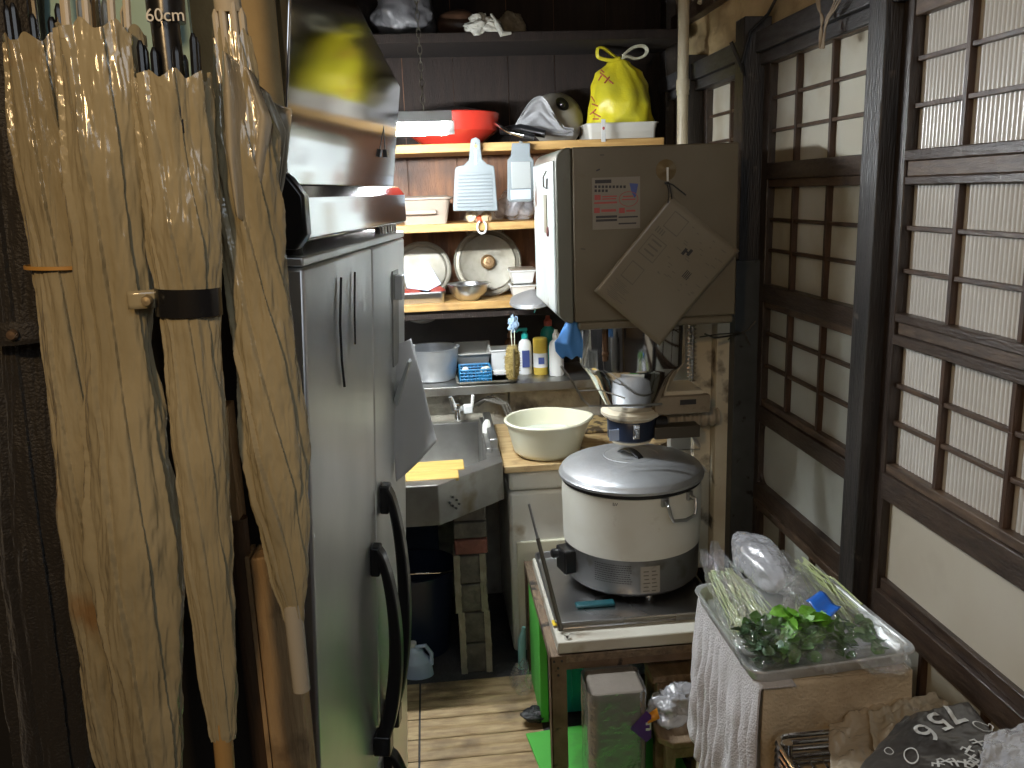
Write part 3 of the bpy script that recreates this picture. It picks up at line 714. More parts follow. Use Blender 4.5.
# faucet
fp = at(460, 407, Y=3.03)
fc = thing('faucet', 'chrome tap with a white lever on the wall over the sink', 'faucet', fp)
g = G().tube([(fp.x, 3.105, fp.z), (fp.x, 3.01, fp.z)], .014, 16).sphere((fp.x-.012, 3.01, fp.z), .022, .02, .02)
g.tube([(fp.x-.01, 3.01, fp.z), (fp.x-.012, 2.97, fp.z-.005), (fp.x-.012, 2.95, fp.z-.03)], .010, 12)
g.tube([(fp.x-.02, 3.00, fp.z+.0), (fp.x-.034, 2.99, fp.z+.05)], [.012, .007], 10)
build(g, 'body', chrome, fc)
g = G().box(fp.x+.012, fp.x+.045, 2.99, 3.02, fp.z-.018, fp.z+.014).tube([(fp.x+.042, 3.005, fp.z), (fp.x+.048, 3.005, fp.z+.05)], .006, 10)
build(g, 'lever', white_plastic, fc, bevel=.004)
# hanging bottle on the side rim + old hoses behind
p = at(488, 435, Y=2.86)
o = build(G().tube([p+Vector((0, 0, .055)), p+Vector((-.003, 0, .04)), p+Vector((-.004, -.01, -.02)), p+Vector((-.002, -.01, -.045))], [.007, .015, .018, .010], 16), 'scouring_sponge', M('white_sponge', (.78, .78, .72), .8, bump=.5)); tag(o, 'white sponge tucked at the right rim of the sink', 'sponge')
p0 = at(485, 413, Y=3.28); p1 = at(520, 432, Y=3.2)
g = G()
for k in range(3):
    g.tube([at(470+4*k, 406, Y=3.085), at(484+4*k, 399-2*k, Y=3.06), at(502+3*k, 404, Y=3.05), at(510+3*k, 422, Y=3.04), at(511+3*k, 432, Y=3.07)], .006-.001*k, 8)
o = build(g, 'water_hose', M('old_hose', (.12, .11, .09), .5)); tag(o, 'bundle of old dark hoses behind the cream basin', 'hose')
# below the sink
def brick_pillar():
    rt = thing('brick_pillar', 'crooked brick pillar holding up the sink corner', 'pillar', (.08, 2.56, 0))
    z = 0; rnd = random.Random(2)
    x0, x1 = .03, .135
    build(G().grid(2, 2, lambda u, v: Vector((0, 0, 0))), 'x', mortar) if 0 else None
    heights = [.11, .11, .10, .10, .055, .06, .055]
    for i, h in enumerate(heights):
        dx = rnd.uniform(-.004, .004); w = (x1-x0) if i < 6 else .10
        mt = brick_red if i == 4 else brick_m
        hh = h-.006
        g = G().box(x0+dx+(.018 if i < 4 else 0), x1+dx-(.022 if i < 4 else 0), 2.545, 2.66, z, z+hh); build(g, 'brick', mt, rt, bevel=.004)
        if i < 4:
            for sx in (0, 1):
                a = x0+dx if sx == 0 else x1+dx-.022
                def fn(u, v, a=a, z=z, h=h, sx=sx):
                    return Vector((a+.020*u+.003*nv((v*6, z*20, sx), 1), 2.540+.003*nv((u*4, v*8, z*9), 1), z+h*v))
                build(G().grid(6, 14, fn).box(a, a+.018, 2.544, 2.66, z, z+h-.001), 'mortar', mortar, rt)
        z += h
    return rt
brick_pillar()
bk = thing('plastic_bucket', 'dark blue plastic bucket in the shade under the sink', 'bucket', (-.10, 2.72, 0))
build(G().lathe_open([(.001, .004), (.10, .004), (.13, .30), (.14, .30), (.14, .31), (.125, .31), (.098, .012), (.001, .012)], TR((-.10, 2.74, 0)), 40), 'body', rice_blue, bk)
build(G().tube([(-.24, 2.72, .29), (-.22, 2.62, .33), (-.10, 2.585, .35), (.0, 2.62, .33), (.035, 2.72, .29)], .003, 8), 'handle', chrome, bk)
o = build(G().box(-.16, -.02, 2.90, 3.0, .0, .42).box(-.5, -.2, 2.88, 3.0, 0, .40), 'storage_crate', M('dark_blue_crate', (.018, .03, .05), .5, bump=.2), bevel=.006); tag(o, 'dark crates standing far back under the sink', 'crate')
jp = at(423, 664, Y=2.56)
jg = thing('detergent_jug', 'pale blue plastic jug with loop handle beside the fridge foot', 'jug', (jp.x-.02, 2.56, 0))
def jugf(u, v):
    th = 2*PI*u; z = .108*v
    w = plerp([(0, .046), (.45, .046), (.8, .030), (1, .012)], v)
    return Vector((jp.x-.022+w*math.cos(th)*1.1+.014*(v-.4)*-1, 2.56+w*.7*math.sin(th), z))
build(G().grid(32, 24, jugf, wrap=True), 'body', jug_m, jg)
build(G().tube([(jp.x-.02, 2.55, .106), (jp.x+.012, 2.55, .110), (jp.x+.03, 2.55, .08), (jp.x+.028, 2.55, .04)], .007, 10), 'handle', jug_m, jg)
build(G().lathe([(.013, 0), (.013, .014)], TR((jp.x-.03, 2.56, .106)), 20), 'cap', white_plastic, jg)

# ================================================================== WHITE MACHINE, PLYWOOD, BASIN
wm = thing('washing_machine', 'old white box-shaped appliance under the plywood board', 'appliance', (.4, 2.8, 0))
build(G().box(.215, .62, 2.60, 3.05, .03, .60), 'body', enamel, wm, bevel=.012)
build(G().box(.217, .62, 2.595, 3.05, .604, .672), 'top_panel', enamel, wm, bevel=.014)
build(G().box(.235, .60, 2.592, 2.602, .04, .43), 'front_panel', cream_plastic, wm, bevel=.006)
for x in (.25, .58): build(G().lathe([(.02, 0), (.02, .04)], TR((x, 2.66, 0)), 14), 'foot', black_soft, wm)
o = build(G().prism([(.203, 2.57), (.60, 2.57), (.80, 2.75), (.80, 3.09), (.212, 3.09)], .022, TR((0, 0, .676))), 'plywood_board', plywood, bevel=.002); tag(o, 'worn plywood top that carries the cream basin', 'board')
bs = thing('washing_basin', 'round cream plastic wash basin with a pouring lip on the plywood', 'basin', (.33, 2.69, .698))
bc = at(547, 440, Y=2.69); 
def basinf(inner):
    pr = [(0, .0), (.085, .0), (.098, .012), (.120, .085), (.136, .105), (.143, .106), (.143, .100), (.137, .099)] if not inner else []
    return pr
def basin_fn(u, v):
    k = v*(len(BP)-1); i = min(int(k), len(BP)-2); t = k-i
    r = lerp(BP[i][0], BP[i+1][0], t); z = lerp(BP[i][1], BP[i+1][1], t); th = 2*PI*u
    hl = z/.106
    x = r*math.cos(th); y = r*math.sin(th)
    lip = max(0, math.cos(th-R(8)))**14*.030*max(0, hl-.3)
    return Vector((bc.x+x*1.0+lip, 2.69+y, .700+z*1.12))
BP = [(0.0005, .004), (.09, .004), (.106, .018), (.122, .07), (.129, .100), (.131, .106), (.137, .108), (.141, .104), (.139, .098), (.133, .098), (.126, .07), (.110, .012), (.094, -.0005), (.0005, -.0005)]
build(G().grid(64, 100, basin_fn, wrap=True), 'bowl', cream_plastic, bs, ang=60)
build(G().lathe_open([(.0005, .066), (.117, .066)], TR((bc.x, 2.69, .70)), 48), 'water', water, bs)
o = build(G().box(.48, .78, 2.88, 3.085, .7, .712), 'woven_tray', rattan, bevel=.003); tag(o, 'brown speckled board lying behind the basin', 'board')

# ================================================================== ITEMS ON THE STAINLESS SHELF (T4)
def bowl(name, label, c, r, h, mt, seg=56, rim=.006, base=.7, cat='bowl', wall=.002, group=None):
    pr = [(.0005, .002), (r*base*.9, .002), (r*base, .008), (r*.93, h*.55), (r, h-.002), (r+rim, h), (r+rim, h-.003), (r+.002, h-.005), (r*.95, h*.5), (r*base+.003, .004), (r*base*.9, 0), (.0005, 0)]
    o = build(G().lathe_open(pr, TR(c), seg), name, mt); tag(o, label, cat, group); return o
p = at(434, 382, Y=3.17)
bowl('metal_basin', 'deep hammered aluminium basin on the stainless shelf, left of the blue basket', (p.x, 3.20, T4), .098, .125, alu, base=.82, cat='basin')
tr = at(487, 380, Y=3.10)
o = build(G().box(tr.x-.115, tr.x+.11, 3.055, 3.26, T4, T4+.004), 'tray', alu_old, bevel=.003)
g = G(); 
def rimtray(x0, x1, y0, y1, z, h, w, mt, name, label, cat='tray'):
    rr = .02; pts = []
    def rect(ins, zz):
        out = []
        for cx, cy, a0 in ((x1-rr, y1-rr, 0), (x0+rr, y1-rr, 90), (x0+rr, y0+rr, 180), (x1-rr, y0+rr, 270)):
            for k in range(7):
                a = R(a0+15*k); out.append((cx+(rr-ins*.6)*math.cos(a)-ins*.4*math.cos(R(a0+45)), cy+(rr-ins*.6)*math.sin(a)-ins*.4*math.sin(R(a0+45)), zz))
        return out
    v = []; lev = [(w*1.6, z), (w*1.3, z+.002), (w, z+h*.9), (w*.4, z+h), (0, z+h-.001), (-.001, z+h-.005), (w*.5, z+h-.004), (w*1.1, z+h*.5), (w*1.7, z-.001+.0)]
    for ins, zz in lev: v += rect(ins, zz)
    n = 28; f = []
    for i in range(len(lev)-1):
        for k in range(n): f.append((i*n+k, i*n+(k+1) % n, (i+1)*n+(k+1) % n, (i+1)*n+k))
    f.append(tuple(range(n)))
    o = build(G().poly(v, f), name, mt, ang=50); 
    if label: tag(o, label, cat)
    return o
bpy.data.objects.remove(o)
rimtray(tr.x-.115, tr.x+.115, 3.045, 3.25, T4, .014, .008, alu_old, 'tray', 'shallow metal tray under the blue basket on the stainless shelf')
bk = thing('plastic_basket', 'small blue plastic basket full of odds and ends on the metal tray', 'basket', (tr.x-.04, 3.12, T4+.003))
bx0, bx1, by0, by1, bz = at(460, 370, Y=3.09).x, at(491, 370, Y=3.09).x, 3.08, 3.19, T4+.003
g = G().box(bx0, bx1, by0, by1, bz, bz+.003)
for zz in (.012, .024, .036, .047):
    for a, b_ in (((bx0, by0), (bx1, by0)), ((bx1, by0), (bx1, by1)), ((bx1, by1), (bx0, by1)), ((bx0, by1), (bx0, by0))):
        g.tube([(*a, bz+zz), (*b_, bz+zz)], .003 if zz < .047 else .0045, 6)
for i in range(9):
    x = lerp(bx0, bx1, i/8)
    for y in (by0, by1): g.tube([(x, y, bz), (x, y, bz+.047)], .0022, 6)
for i in range(7):
    y = lerp(by0, by1, i/6)
    for x in (bx0, bx1): g.tube([(x, y, bz), (x, y, bz+.047)], .0022, 6)
build(g, 'lattice', blue_plastic, bk)
for i, (dx, dy, mt, lb) in enumerate(((.02, .04, white_plastic, 'white bottle cap lying in the blue basket, the left one'), (.085, .03, cream_plastic, 'cream plastic knob lying in the blue basket'), (.055, .07, rice_blue, 'dark round lid lying in the blue basket'))):
    o = build(G().lathe([(.012, 0), (.014, .006), (.013, .03), (.009, .034)], TR((bx0+dx, by0+dy, bz+.036 if i < 2 else bz+.004), rx=70 if i < 2 else 0, rz=40*i), 18), 'knob', mt); tag(o, lb, 'knob')
    if i == 2: o.scale = (1, 1, 1)
p = at(473, 352, Y=3.2)
def opentub(name, label, x0, x1, y0, y1, z, h, mt, taper=.12, mx=None, cat='tub'):
    w = x1-x0; d = y1-y0; ix = w*taper/2; iy = d*taper/2; t = .004
    def rc(a, b, zz): return [(x0+a, y0+b, zz), (x1-a, y0+b, zz), (x1-a, y1-b, zz), (x0+a, y1-b, zz)]
    lev = [(ix+t, iy+t, z+.003), (t, t, z+h), (-t, -t, z+h), (-t, -t, z+h-.006), (0, 0, z+h-.006), (ix, iy, z)]
    v = []
    for a, b, zz in lev: v += rc(a, b, zz)
    f = [(3, 2, 1, 0)]
    for i in range(len(lev)-1):
        for k in range(4): f.append((i*4+k, i*4+(k+1) % 4, (i+1)*4+(k+1) % 4, (i+1)*4+k))
    f.append((20, 21, 22, 23))
    o = build(G().poly(v, f, mx), name, mt, bevel=.003); tag(o, label, cat); return o
opentub('storage_tub', 'grey tub tilted behind the blue basket', -.065, .065, -.04, .04, 0, .06, M('grey_tub', (.36, .35, .32), .5), mx=TR((p.x, 3.25, T4+.055), rx=25))
o = build(G().box(p.x-.05, p.x+.05, 3.215, 3.29, T4, T4+.05), 'block', ink_black, bevel=.004); o.name = 'storage_box'; tag(o, 'dark box under the tilted grey tub', 'box')
p = at(502, 358, Y=3.22)
opentub('storage_tub', 'pale square tub between grey tub and hanging brush', p.x-.045, p.x+.05, 3.19, 3.29, T4, .10, white_plastic)
p = at(500, 375, Y=3.09)
o = build(G().tube([(p.x-.012, 3.11, T4+.016), (p.x-.012, 3.11, T4+.03)], .004, 8).box(p.x-.025, p.x+.02, 3.095, 3.12, T4+.025, T4+.04), 'squeegee', white_plastic, bevel=.003); tag(o, 'small white plastic squeegee between basket and brush', 'squeegee')
def bottle(label, px, y, r, h, mt, capm, px2=None, pump=False, py=380):
    p = at(px, py, Y=y); rt = thing('bottle', label, 'bottle', (p.x, y, T4))
    build(G().lathe([(r*.9, 0), (r, .004), (r, h*.66), (r*.85, h*.76), (r*.4, h*.83), (r*.4, h*.86)], TR((p.x, y, T4+.0005)), 32, .8), 'body', mt, rt)
    g = G().lathe([(r*.5, 0), (r*.5, h*.1), (r*.3, h*.14), (r*.25, h*.2)], TR((p.x, y, T4+h*.84)), 20)
    if pump: g.box(p.x-.022, p.x+.010, y-.008, y+.008, T4+h*1.02, T4+h*1.09).tube([(p.x-.02, y, T4+h*1.05), (p.x-.034, y, T4+h*1.0)], .004, 8)
    build(g, 'pump' if pump else 'cap', capm, rt, bevel=.001)
    return rt, p
rt, p = bottle('white spray bottle with a teal head standing right of the brush', 526, 3.20, .026, .165, white_plastic, teal, pump=True)
build(G().box(p.x-.014, p.x+.014, 3.176, 3.181, T4+.03, T4+.095), 'label', ink_blue, rt)
bottle('teal bottle with red cap at the back corner of the stainless shelf', 549, 3.30, .032, .20, teal, M('red_cap', (.55, .12, .08), .4), py=370)
bottle('white bottle beside the blue rubber glove', 557, 3.14, .028, .17, white_plastic, white_plastic)
bottle('brown bottle half hidden behind the hanging brush', 512, 3.31, .026, .15, M('brown_glass', (.13, .05, .02), .2), M('brown_cap', (.2, .08, .03), .4))
p = at(541, 375, Y=3.18)
cn = thing('tin_can', 'gold tin with a white label on the stainless shelf', 'tin', (p.x, 3.18, T4))
build(G().lathe([(.026, .0), (.028, .002), (.028, .138), (.025, .142), (.012, .142)], TR((p.x, 3.18, T4)), 32), 'body', gold, cn)
build(G().lathe([(.0284, .03), (.0284, .085)], TR((p.x, 3.18, T4)), 32), 'label', white_plastic, cn)
build(G().box(p.x-.012, p.x+.010, 3.149, 3.152, T4+.045, T4+.07), 'print', ink_blue, cn)
# hanging brush with pale cloth loop
p = at(513, 330, Y=3.02)
br = thing('scrubbing_brush', 'straw scrubbing brush hanging on a looped cord before the shelf', 'brush', (p.x, 3.02, 1.0))
zt = at(513, 345, Y=3.02).z; zb = at(511, 379, Y=3.02).z
def brf(u, v):
    th = 2*PI*u; z = lerp(zb, zt, v)
    w = .026*math.sin(PI*(.06+.88*v))**.35
    n = 1+.22*noise.noise(Vector((math.cos(th)*6, math.sin(th)*6, v*22)))
    return Vector((p.x-.004+w*n*math.cos(th)-.004*(1-v), 3.02+.022*n*math.sin(th)*(w/.026), z))
build(G().grid(60, 50, brf, wrap=True), 'bristles', straw, br)
g = G()
for k in range(260):
    u = random.random(); v = random.random(); q = brf(u, v); c = Vector((p.x-.004, 3.02, q.z)); d = (q-c).normalized()
    g.tube([q-d*.002, q+d*.006+Vector((0, 0, random.uniform(-.003, .003)))], .0005, 4)
build(g, 'bristle_ends', straw, br)
build(G().tube([(p.x-.004, 2.995, zb+.012), (p.x-.002, 2.993, zt-.01)], .004, 8), 'wire_core', M('core', (.16, .12, .05), .6), br)
build(G().tube([(p.x-.006, 3.02, zt-.004), (p.x-.007, 3.02, zt+.05), (p.x, 3.025, zt+.07), (p.x+.005, 3.02, zt+.05), (p.x+.004, 3.02, zt-.004)], .0017, 6), 'cord', cream_plastic, br)
build(G().sphere((p.x+.002, 3.028, zt+.075), .018, .014, .028, nz=.6, ns=12), 'rag', glove_pale, br)
build(G().tube([(p.x, 3.03, zt+.09), (p.x, SY+.02, T3-.045)], .002, 6), 'hook', chrome, br)

# ================================================================== ITEMS ON SHELF 3
def disc(name, label, c, r, mt, rx, ry=0, rz=0, knob=True, ring=True, knob_m=None, cat='lid', sy=1):
    rt = thing(name, label, cat, c); mx = TR(c, rx=rx, ry=ry, rz=rz)
    pr = [(.0005, .010), (r*.25, .010), (r*.80, .006), (r*.84, .009), (r*.88, .004), (r*.97, .003), (r, .006), (r+.004, .003), (r+.003, -.003), (r*.9, -.001), (r*.5, .003), (.0005, .006)]
    build(G().lathe_open(pr, mx, 72), 'plate', mt, rt)
    if knob: build(G().lathe([(.013, 0), (.016, .004), (.026, .010), (.028, .016), (.022, .022), (.018, .018), (.009, .019), (.007, .024), (.0005, .024)], mx @ TR((0, 0, .009)), 32), 'knob', knob_m or M('brass', (.28, .18, .09), .45, .6), rt)
    return rt
y = 3.26; p = at(488, 272, Y=y); r = .125
disc('pot_lid', 'large worn metal lid with brown knob leaning against the back wall', (p.x, 3.26, T3+r*.985+.002), r, alu_old, 78)
p = at(424, 293, Y=3.30)
disc('pot_lid', 'round metal lid leaning behind the tray with red food', (p.x, 3.27, T3+.107), .106, alu_old, 76, knob=False)
p = at(424, 322, Y=3.34)
disc('pot_lid', 'metal lid hanging below the pine shelf, half hidden by the papers', (p.x-.005, 3.345, 1.155), .095, M('dull_lid', (.34, .33, .30), .5, .8), 90, knob=False)
p = at(469, 300, Y=3.14)
b = bowl('mixing_bowl', 'small shiny steel bowl in front of the large lid', (p.x, 3.15, T3), .072, .062, steel, base=.55, rim=.009)
for k, (px, yy, lb) in enumerate(((424, 3.14, 'rectangular steel tray with red food at the front of the shelf'),)):
    x0 = at(398, 300, Y=yy).x; x1 = at(446, 300, Y=yy).x
    rimtray(x0, x1, yy-.05, yy+.09, T3, .042, .006, steel, 'food_tray', lb)
xa = at(418, 290, Y=3.12).x; xb = at(436, 288, Y=3.12).x
for i, (px, py, rr, ln, lb) in enumerate(((413, 290, .017, .036, 'reddish sweet potato at the left of the steel tray'), (437, 289, .018, .030, 'reddish sweet potato at the right of the steel tray'))):
    q = at(px, py, Y=3.14)
    o = build(G().sphere((q.x, 3.14, T3+.028+.01), ln, .03, rr, nz=.25, ns=9), 'sweet_potato', food_red); tag(o, lb, 'vegetable')
q = [at(x, y, Y=3.14+dy) for x, y, dy in ((404, 273, .02), (428, 262, .05), (441, 284, .0), (428, 291, -.02), (407, 288, -.02))]
o = build(G().poly([*q], [(0, 1, 2, 3, 4)]), 'plastic_sheet', pale_board, solid=.003, smooth=False); tag(o, 'pale blue-white plastic sheet tilted over the red food', 'plastic sheet')
q = at(522, 285, Y=3.2)
opentub('food_container', 'lower white plastic food box beside the large lid', q.x-.045, q.x+.045, 3.15, 3.25, T3, .045, white_plastic, taper=.2)
opentub('food_container', 'upper white plastic food box stacked on another, beside the large lid', q.x-.045, q.x+.045, 3.15, 3.25, T3+.050, .05, white_plastic, taper=.2)
o = build(G().box(q.x-.048, q.x+.048, 3.147, 3.253, T3+.1005, T3+.106), 'container_lid', M('clear_brown_lid', (.25, .2, .15), .3), bevel=.003); tag(o, 'thin brownish lid on the stacked white food boxes', 'lid')
# conical pale metal lid hanging by the dispenser
q = at(531, 303, Y=2.93)
cl = thing('steel_lid', 'shallow pale steel lid wedged between pine shelf and the dispenser', 'lid', q)
build(G().lathe_open([(.0005, .040), (.028, .032), (.078, .012), (.083, 0), (.080, -.004), (.076, .002), (.03, .026), (.0005, .034)], TR((q.x+.012, 2.98, q.z+.002), rx=12, ry=-6), 48), 'cone', alu, cl)
build(G().tube([(q.x+.03, 2.99, q.z-.006), (q.x+.03, SY+.01, T3-.05)], .003, 8), 'hook', chrome, cl)

# ================================================================== ITEMS ON SHELF 2
q = at(427, 220, Y=3.16)
tb = thing('storage_tub', 'peach-white rectangular plastic tub on the middle pine shelf', 'tub', (q.x, 3.17, T2))
x0 = at(398, 210, Y=3.10).x; x1 = at(452, 210, Y=3.10).x
def tubf():
    v = []; f = []; zz = T2
    lev = [(.020, 0), (.004, .085), (-.006, .088), (-.006, .094), (.004, .096), (.020, .10), (.028, .10)]
    for ins, h in lev:
        for cx, cy, a0 in ((x1-.03, 3.28-.03, 0), (x0+.03, 3.28-.03, 90), (x0+.03, 3.10+.03, 180), (x1-.03, 3.10+.03, 270)):
            for k in range(5):
                a = R(a0+22.5*k); rr = .03-ins; v.append((cx+rr*math.cos(a), cy+rr*math.sin(a), zz+h))
    n = 20
    for i in range(len(lev)-1):
        for k in range(n): f.append((i*n+k, i*n+(k+1) % n, (i+1)*n+(k+1) % n, (i+1)*n+k))
    f += [tuple(range(n-1, -1, -1)), tuple((len(lev)-1)*n+k for k in range(n))]
    return G().poly(v, f)
build(tubf(), 'body', peach_plastic, tb)
build(G().box(x0+.02, x1-.055, 3.096, 3.104, T2+.035, T2+.052), 'grip', peach_plastic, tb, bevel=.004)
for px, py, mt, lb, rr in ((472, 220, M('onion_skin', (.62, .50, .33), .5), 'pale bulb lying under the left grater', .022), (486, 219, M('onion_skin_b', (.58, .42, .24), .5), 'tan bulb with a twisted neck under the left grater', .020), (479, 215, M('red_bit', (.6, .10, .04), .5), 'small red pepper between the two bulbs', .013)):
    q = at(px, py, Y=3.12)
    o = build(G().sphere((q.x, 3.115, T2+rr*.95), rr, rr, rr*.95, nz=.3), 'vegetable', mt); tag(o, lb, 'vegetable')
q = at(482, 229, Y=3.06)
pts = [(q.x+.016*math.cos(R(a)), 3.068, q.z+.006+.022*math.sin(R(a))) for a in range(-250, 80, 15)]
o = build(G().tube(pts, .0035, 8), 'plastic_ring', white_plastic); tag(o, 'white plastic ring hanging at the edge of the middle pine shelf', 'ring')
def crumple(label, c, rx, ry, rz, mt, seed=0, name='plastic_bag', cat='plastic bag', amp=.35, flat=True, group=None, parent=None):
    c = Vector(c)
    def fn(u, v):
        th = 2*PI*u; ph = PI*(v*.998+.001)
        d = Vector((math.sin(ph)*math.cos(th), math.sin(ph)*math.sin(th), math.cos(ph)))
        k = 1+amp*noise.noise(d*1.6+Vector((seed, 0, 0)))-amp*.45*abs(noise.noise(d*3.4+Vector((seed, 5, 0))))+amp*.10*noise.noise(d*9+Vector((0, seed, 5)))
        q = Vector((d.x*rx, d.y*ry, d.z*rz))*k
        if flat and q.z < -rz*.8: q.z = -rz*.8
        return c+q
    o = build(G().grid(64, 44, fn, wrap=True), name, mt, parent, ang=70)
    if label: tag(o, label, cat, group)
    return o
q = at(515, 215, Y=3.22); crumple('crumpled clear bag behind the right grater on the middle shelf', (q.x, 3.21, T2+.05), .075, .06, .06, film_milky, 4)
q = at(485, 250, Y=3.3)
disc('glass_dish', 'ribbed round dish hanging below the middle pine shelf', (at(484, 222, Y=3.33).x, 3.36, 1.435), .075, M('ribbed_dish', (.34, .27, .20), .3, col2=(.22, .17, .12), scale=30), 90, knob=False, cat='dish')
# graters hung on the front of the top pine shelf
def from_px(pts, Y): return [(at(x, y, Y=Y).x, at(x, y, Y=Y).z) for x, y in pts]
XZ = Matrix(((1, 0, 0, 0), (0, 0, 1, 0), (0, 1, 0, 0), (0, 0, 0, 1)))
gr = thing('grater', 'large white plastic ribbed grater with a handle, hanging from the pine shelf', 'grater', at(475, 175, Y=3.03))
GY = 3.045
ol = [(471, 139), (476, 137), (480, 140), (481, 150), (482, 159), (487, 164), (494, 166), (495, 172), (498, 211), (453, 211), (455, 170), (456, 167), (464, 165), (469, 160), (470, 148)]
build(G().prism(from_px(ol, GY), .010, XZ @ Matrix.Translation((0, 0, GY))), 'board', grater_m, gr, bevel=.003)
c = lambda x, y: (at(x, y, Y=GY).x, at(x, y, Y=GY).z)
for i in range(10):
    yy = 175+i*3.5; a = c(458-.1*i, yy); b_ = c(492+.15*i, yy)
    build(G().box(a[0], b_[0], GY-.004, GY+.001, a[1]-.0032, a[1]+.0032), 'ridge', grater_m, gr, bevel=.0015)
a = c(475.5, 156); build(G().box(a[0]-.004, a[0]+.004, GY-.004, GY+.001, a[1]-.030, a[1]+.022), 'spine', white_plastic, gr, bevel=.002)
a = c(475.5, 146); build(G().lathe([(.0055, 0), (.0055, .003)], TR((a[0], GY+.0005, a[1]), rx=90), 20), 'hole', shelf_wood, gr)
a = c(475.5, 144); build(G().tube([(a[0], GY-.006, a[1]), (a[0], GY, a[1]+.004), (a[0], SY+.003, a[1]+.006)], .002, 6), 'hook', chrome, gr)
gr = thing('slicer', 'narrow clear plastic slicer hanging right of the white grater', 'slicer', at(520, 170, Y=3.03))
ol = [(512, 143), (530, 143), (530.5, 156), (534, 160), (533, 200), (530, 202), (510, 202), (507.5, 199), (507.5, 160), (511, 156)]
build(G().prism(from_px(ol, GY), .009, XZ @ Matrix.Translation((0, 0, GY))), 'frame', grater_m, gr, bevel=.003)
a = c(511, 162); b_ = c(531, 188)
build(G().box(a[0], b_[0], GY-.003, GY+.001, b_[1], a[1]), 'blade_plate', M('slicer_plate', (.50, .53, .52), .3, .3), gr, bevel=.001)
a = c(510.5, 190); b_ = c(531, 199); build(G().box(a[0], b_[0], GY-.0035, GY+.001, b_[1], a[1]), 'end_plate', M('slicer_end', (.52, .58, .64), .3), gr, bevel=.001)
a = c(521, 143.5); build(G().tube([(a[0], GY-.004, a[1]), (a[0], GY+.004, a[1]+.006), (a[0], SY+.003, a[1]+.010)], .002, 6).lathe([(.008, 0), (.008, .006)], TR((a[0], GY+.008, a[1]), rx=90), 16), 'hook', grater_m, gr)

# ================================================================== ITEMS ON SHELF 1
q = at(470, 130, Y=3.2)
rp = thing('red_pan', 'wide red enamel pan on the pine shelf beside the lamp', 'pan', (q.x-.06, 3.22, T1))
pc = (at(452, 130, Y=3.22).x, 3.22, T1+.0)
build(G().lathe_open([(.0005, .004), (.10, .004), (.16, .05), (.170, .105), (.174, .108), (.177, .104), (.166, .045), (.105, 0), (.0005, 0)], TR(pc), 64), 'bowl', red_enamel, rp)
build(G().lathe_open([(.0005, .135), (.06, .130), (.13, .115), (.165, .110), (.167, .105), (.0005, .105)], TR(pc), 64), 'lid', M('dark_lid', (.03, .028, .03), .4), rp)
q = at(405, 120, Y=3.3); opentub('storage_tub', 'pale tub at the left end of the pine shelf above the lamp', q.x-.16, q.x-.04, 3.32, 3.39, T1, .14, white_plastic)
q = at(494, 124, Y=3.10); q2 = at(536, 140, Y=3.06)
ld = thing('ladle', 'chrome ladle handle with black grip lying over the shelf edge', 'ladle', q)
build(G().tube([at(494, 124, Y=3.12)+Vector((0, 0, .004)), at(508, 131, Y=3.07), at(524, 135.5, Y=3.055)], [.006, .008, .010], 12), 'handle', chrome, ld)
build(G().tube([at(524, 135.5, Y=3.055), at(534, 138, Y=3.05)], [.0105, .012], 14), 'grip', black_plastic, ld)
build(G().tube([at(500, 131, Y=3.12), at(520, 129, Y=3.13), at(545, 134, Y=3.10)], [.012, .02, .014], 14), 'scoop', black_plastic, ld)
# pot with grey bag
q = at(558, 112, Y=3.24)
pt = thing('cooking_pot', 'round grey pot lying on its side behind the grey bag', 'pot', (q.x, 3.26, T1))
mxp = TR((q.x+.012, 3.27, T1+.096), rx=62, rz=25, s=1.12)
build(G().lathe_open([(.0005, .05), (.03, .048), (.07, .03), (.088, 0), (.09, -.03), (.085, -.06), (.05, -.08), (.0005, -.084)], mxp, 48), 'body', M('grey_pot', (.33, .31, .27), .4, col2=(.26, .24, .20), scale=5), pt)
build(G().lathe([(.012, 0), (.022, .005), (.024, .010), (.012, .008), (.008, .014), (.0005, .014)], mxp @ TR((-.02, .01, .046)), 24), 'knob', black_plastic, pt)
g = G().grid(40, 40, lambda u, v: at(507+70*u+8*v*math.sin(u*3), 0, Y=3.14) if 0 else (lambda p: Vector((p.x, 3.12+.05*u+.015*nv((u*5, v*5, 2), 1), max(T1+.002, p.z))))(at(509+66*u+(1-v)*12*(1-u), 135-(8+31*math.sin(PI*min(1, u*1.05+.12))**.9*(1 if u < .4 else (1-.9*(u-.4)/.6)))*(1-v), Y=3.14)))
o = build(g, 'plastic_bag', M('grey_bag', (.42, .42, .43), .35, col2=(.30, .30, .31), scale=9, bump=.6, bscale=20, coat=.2), solid=.002); tag(o, 'crumpled grey plastic bag slumped on the pine shelf beside the pot', 'plastic bag')
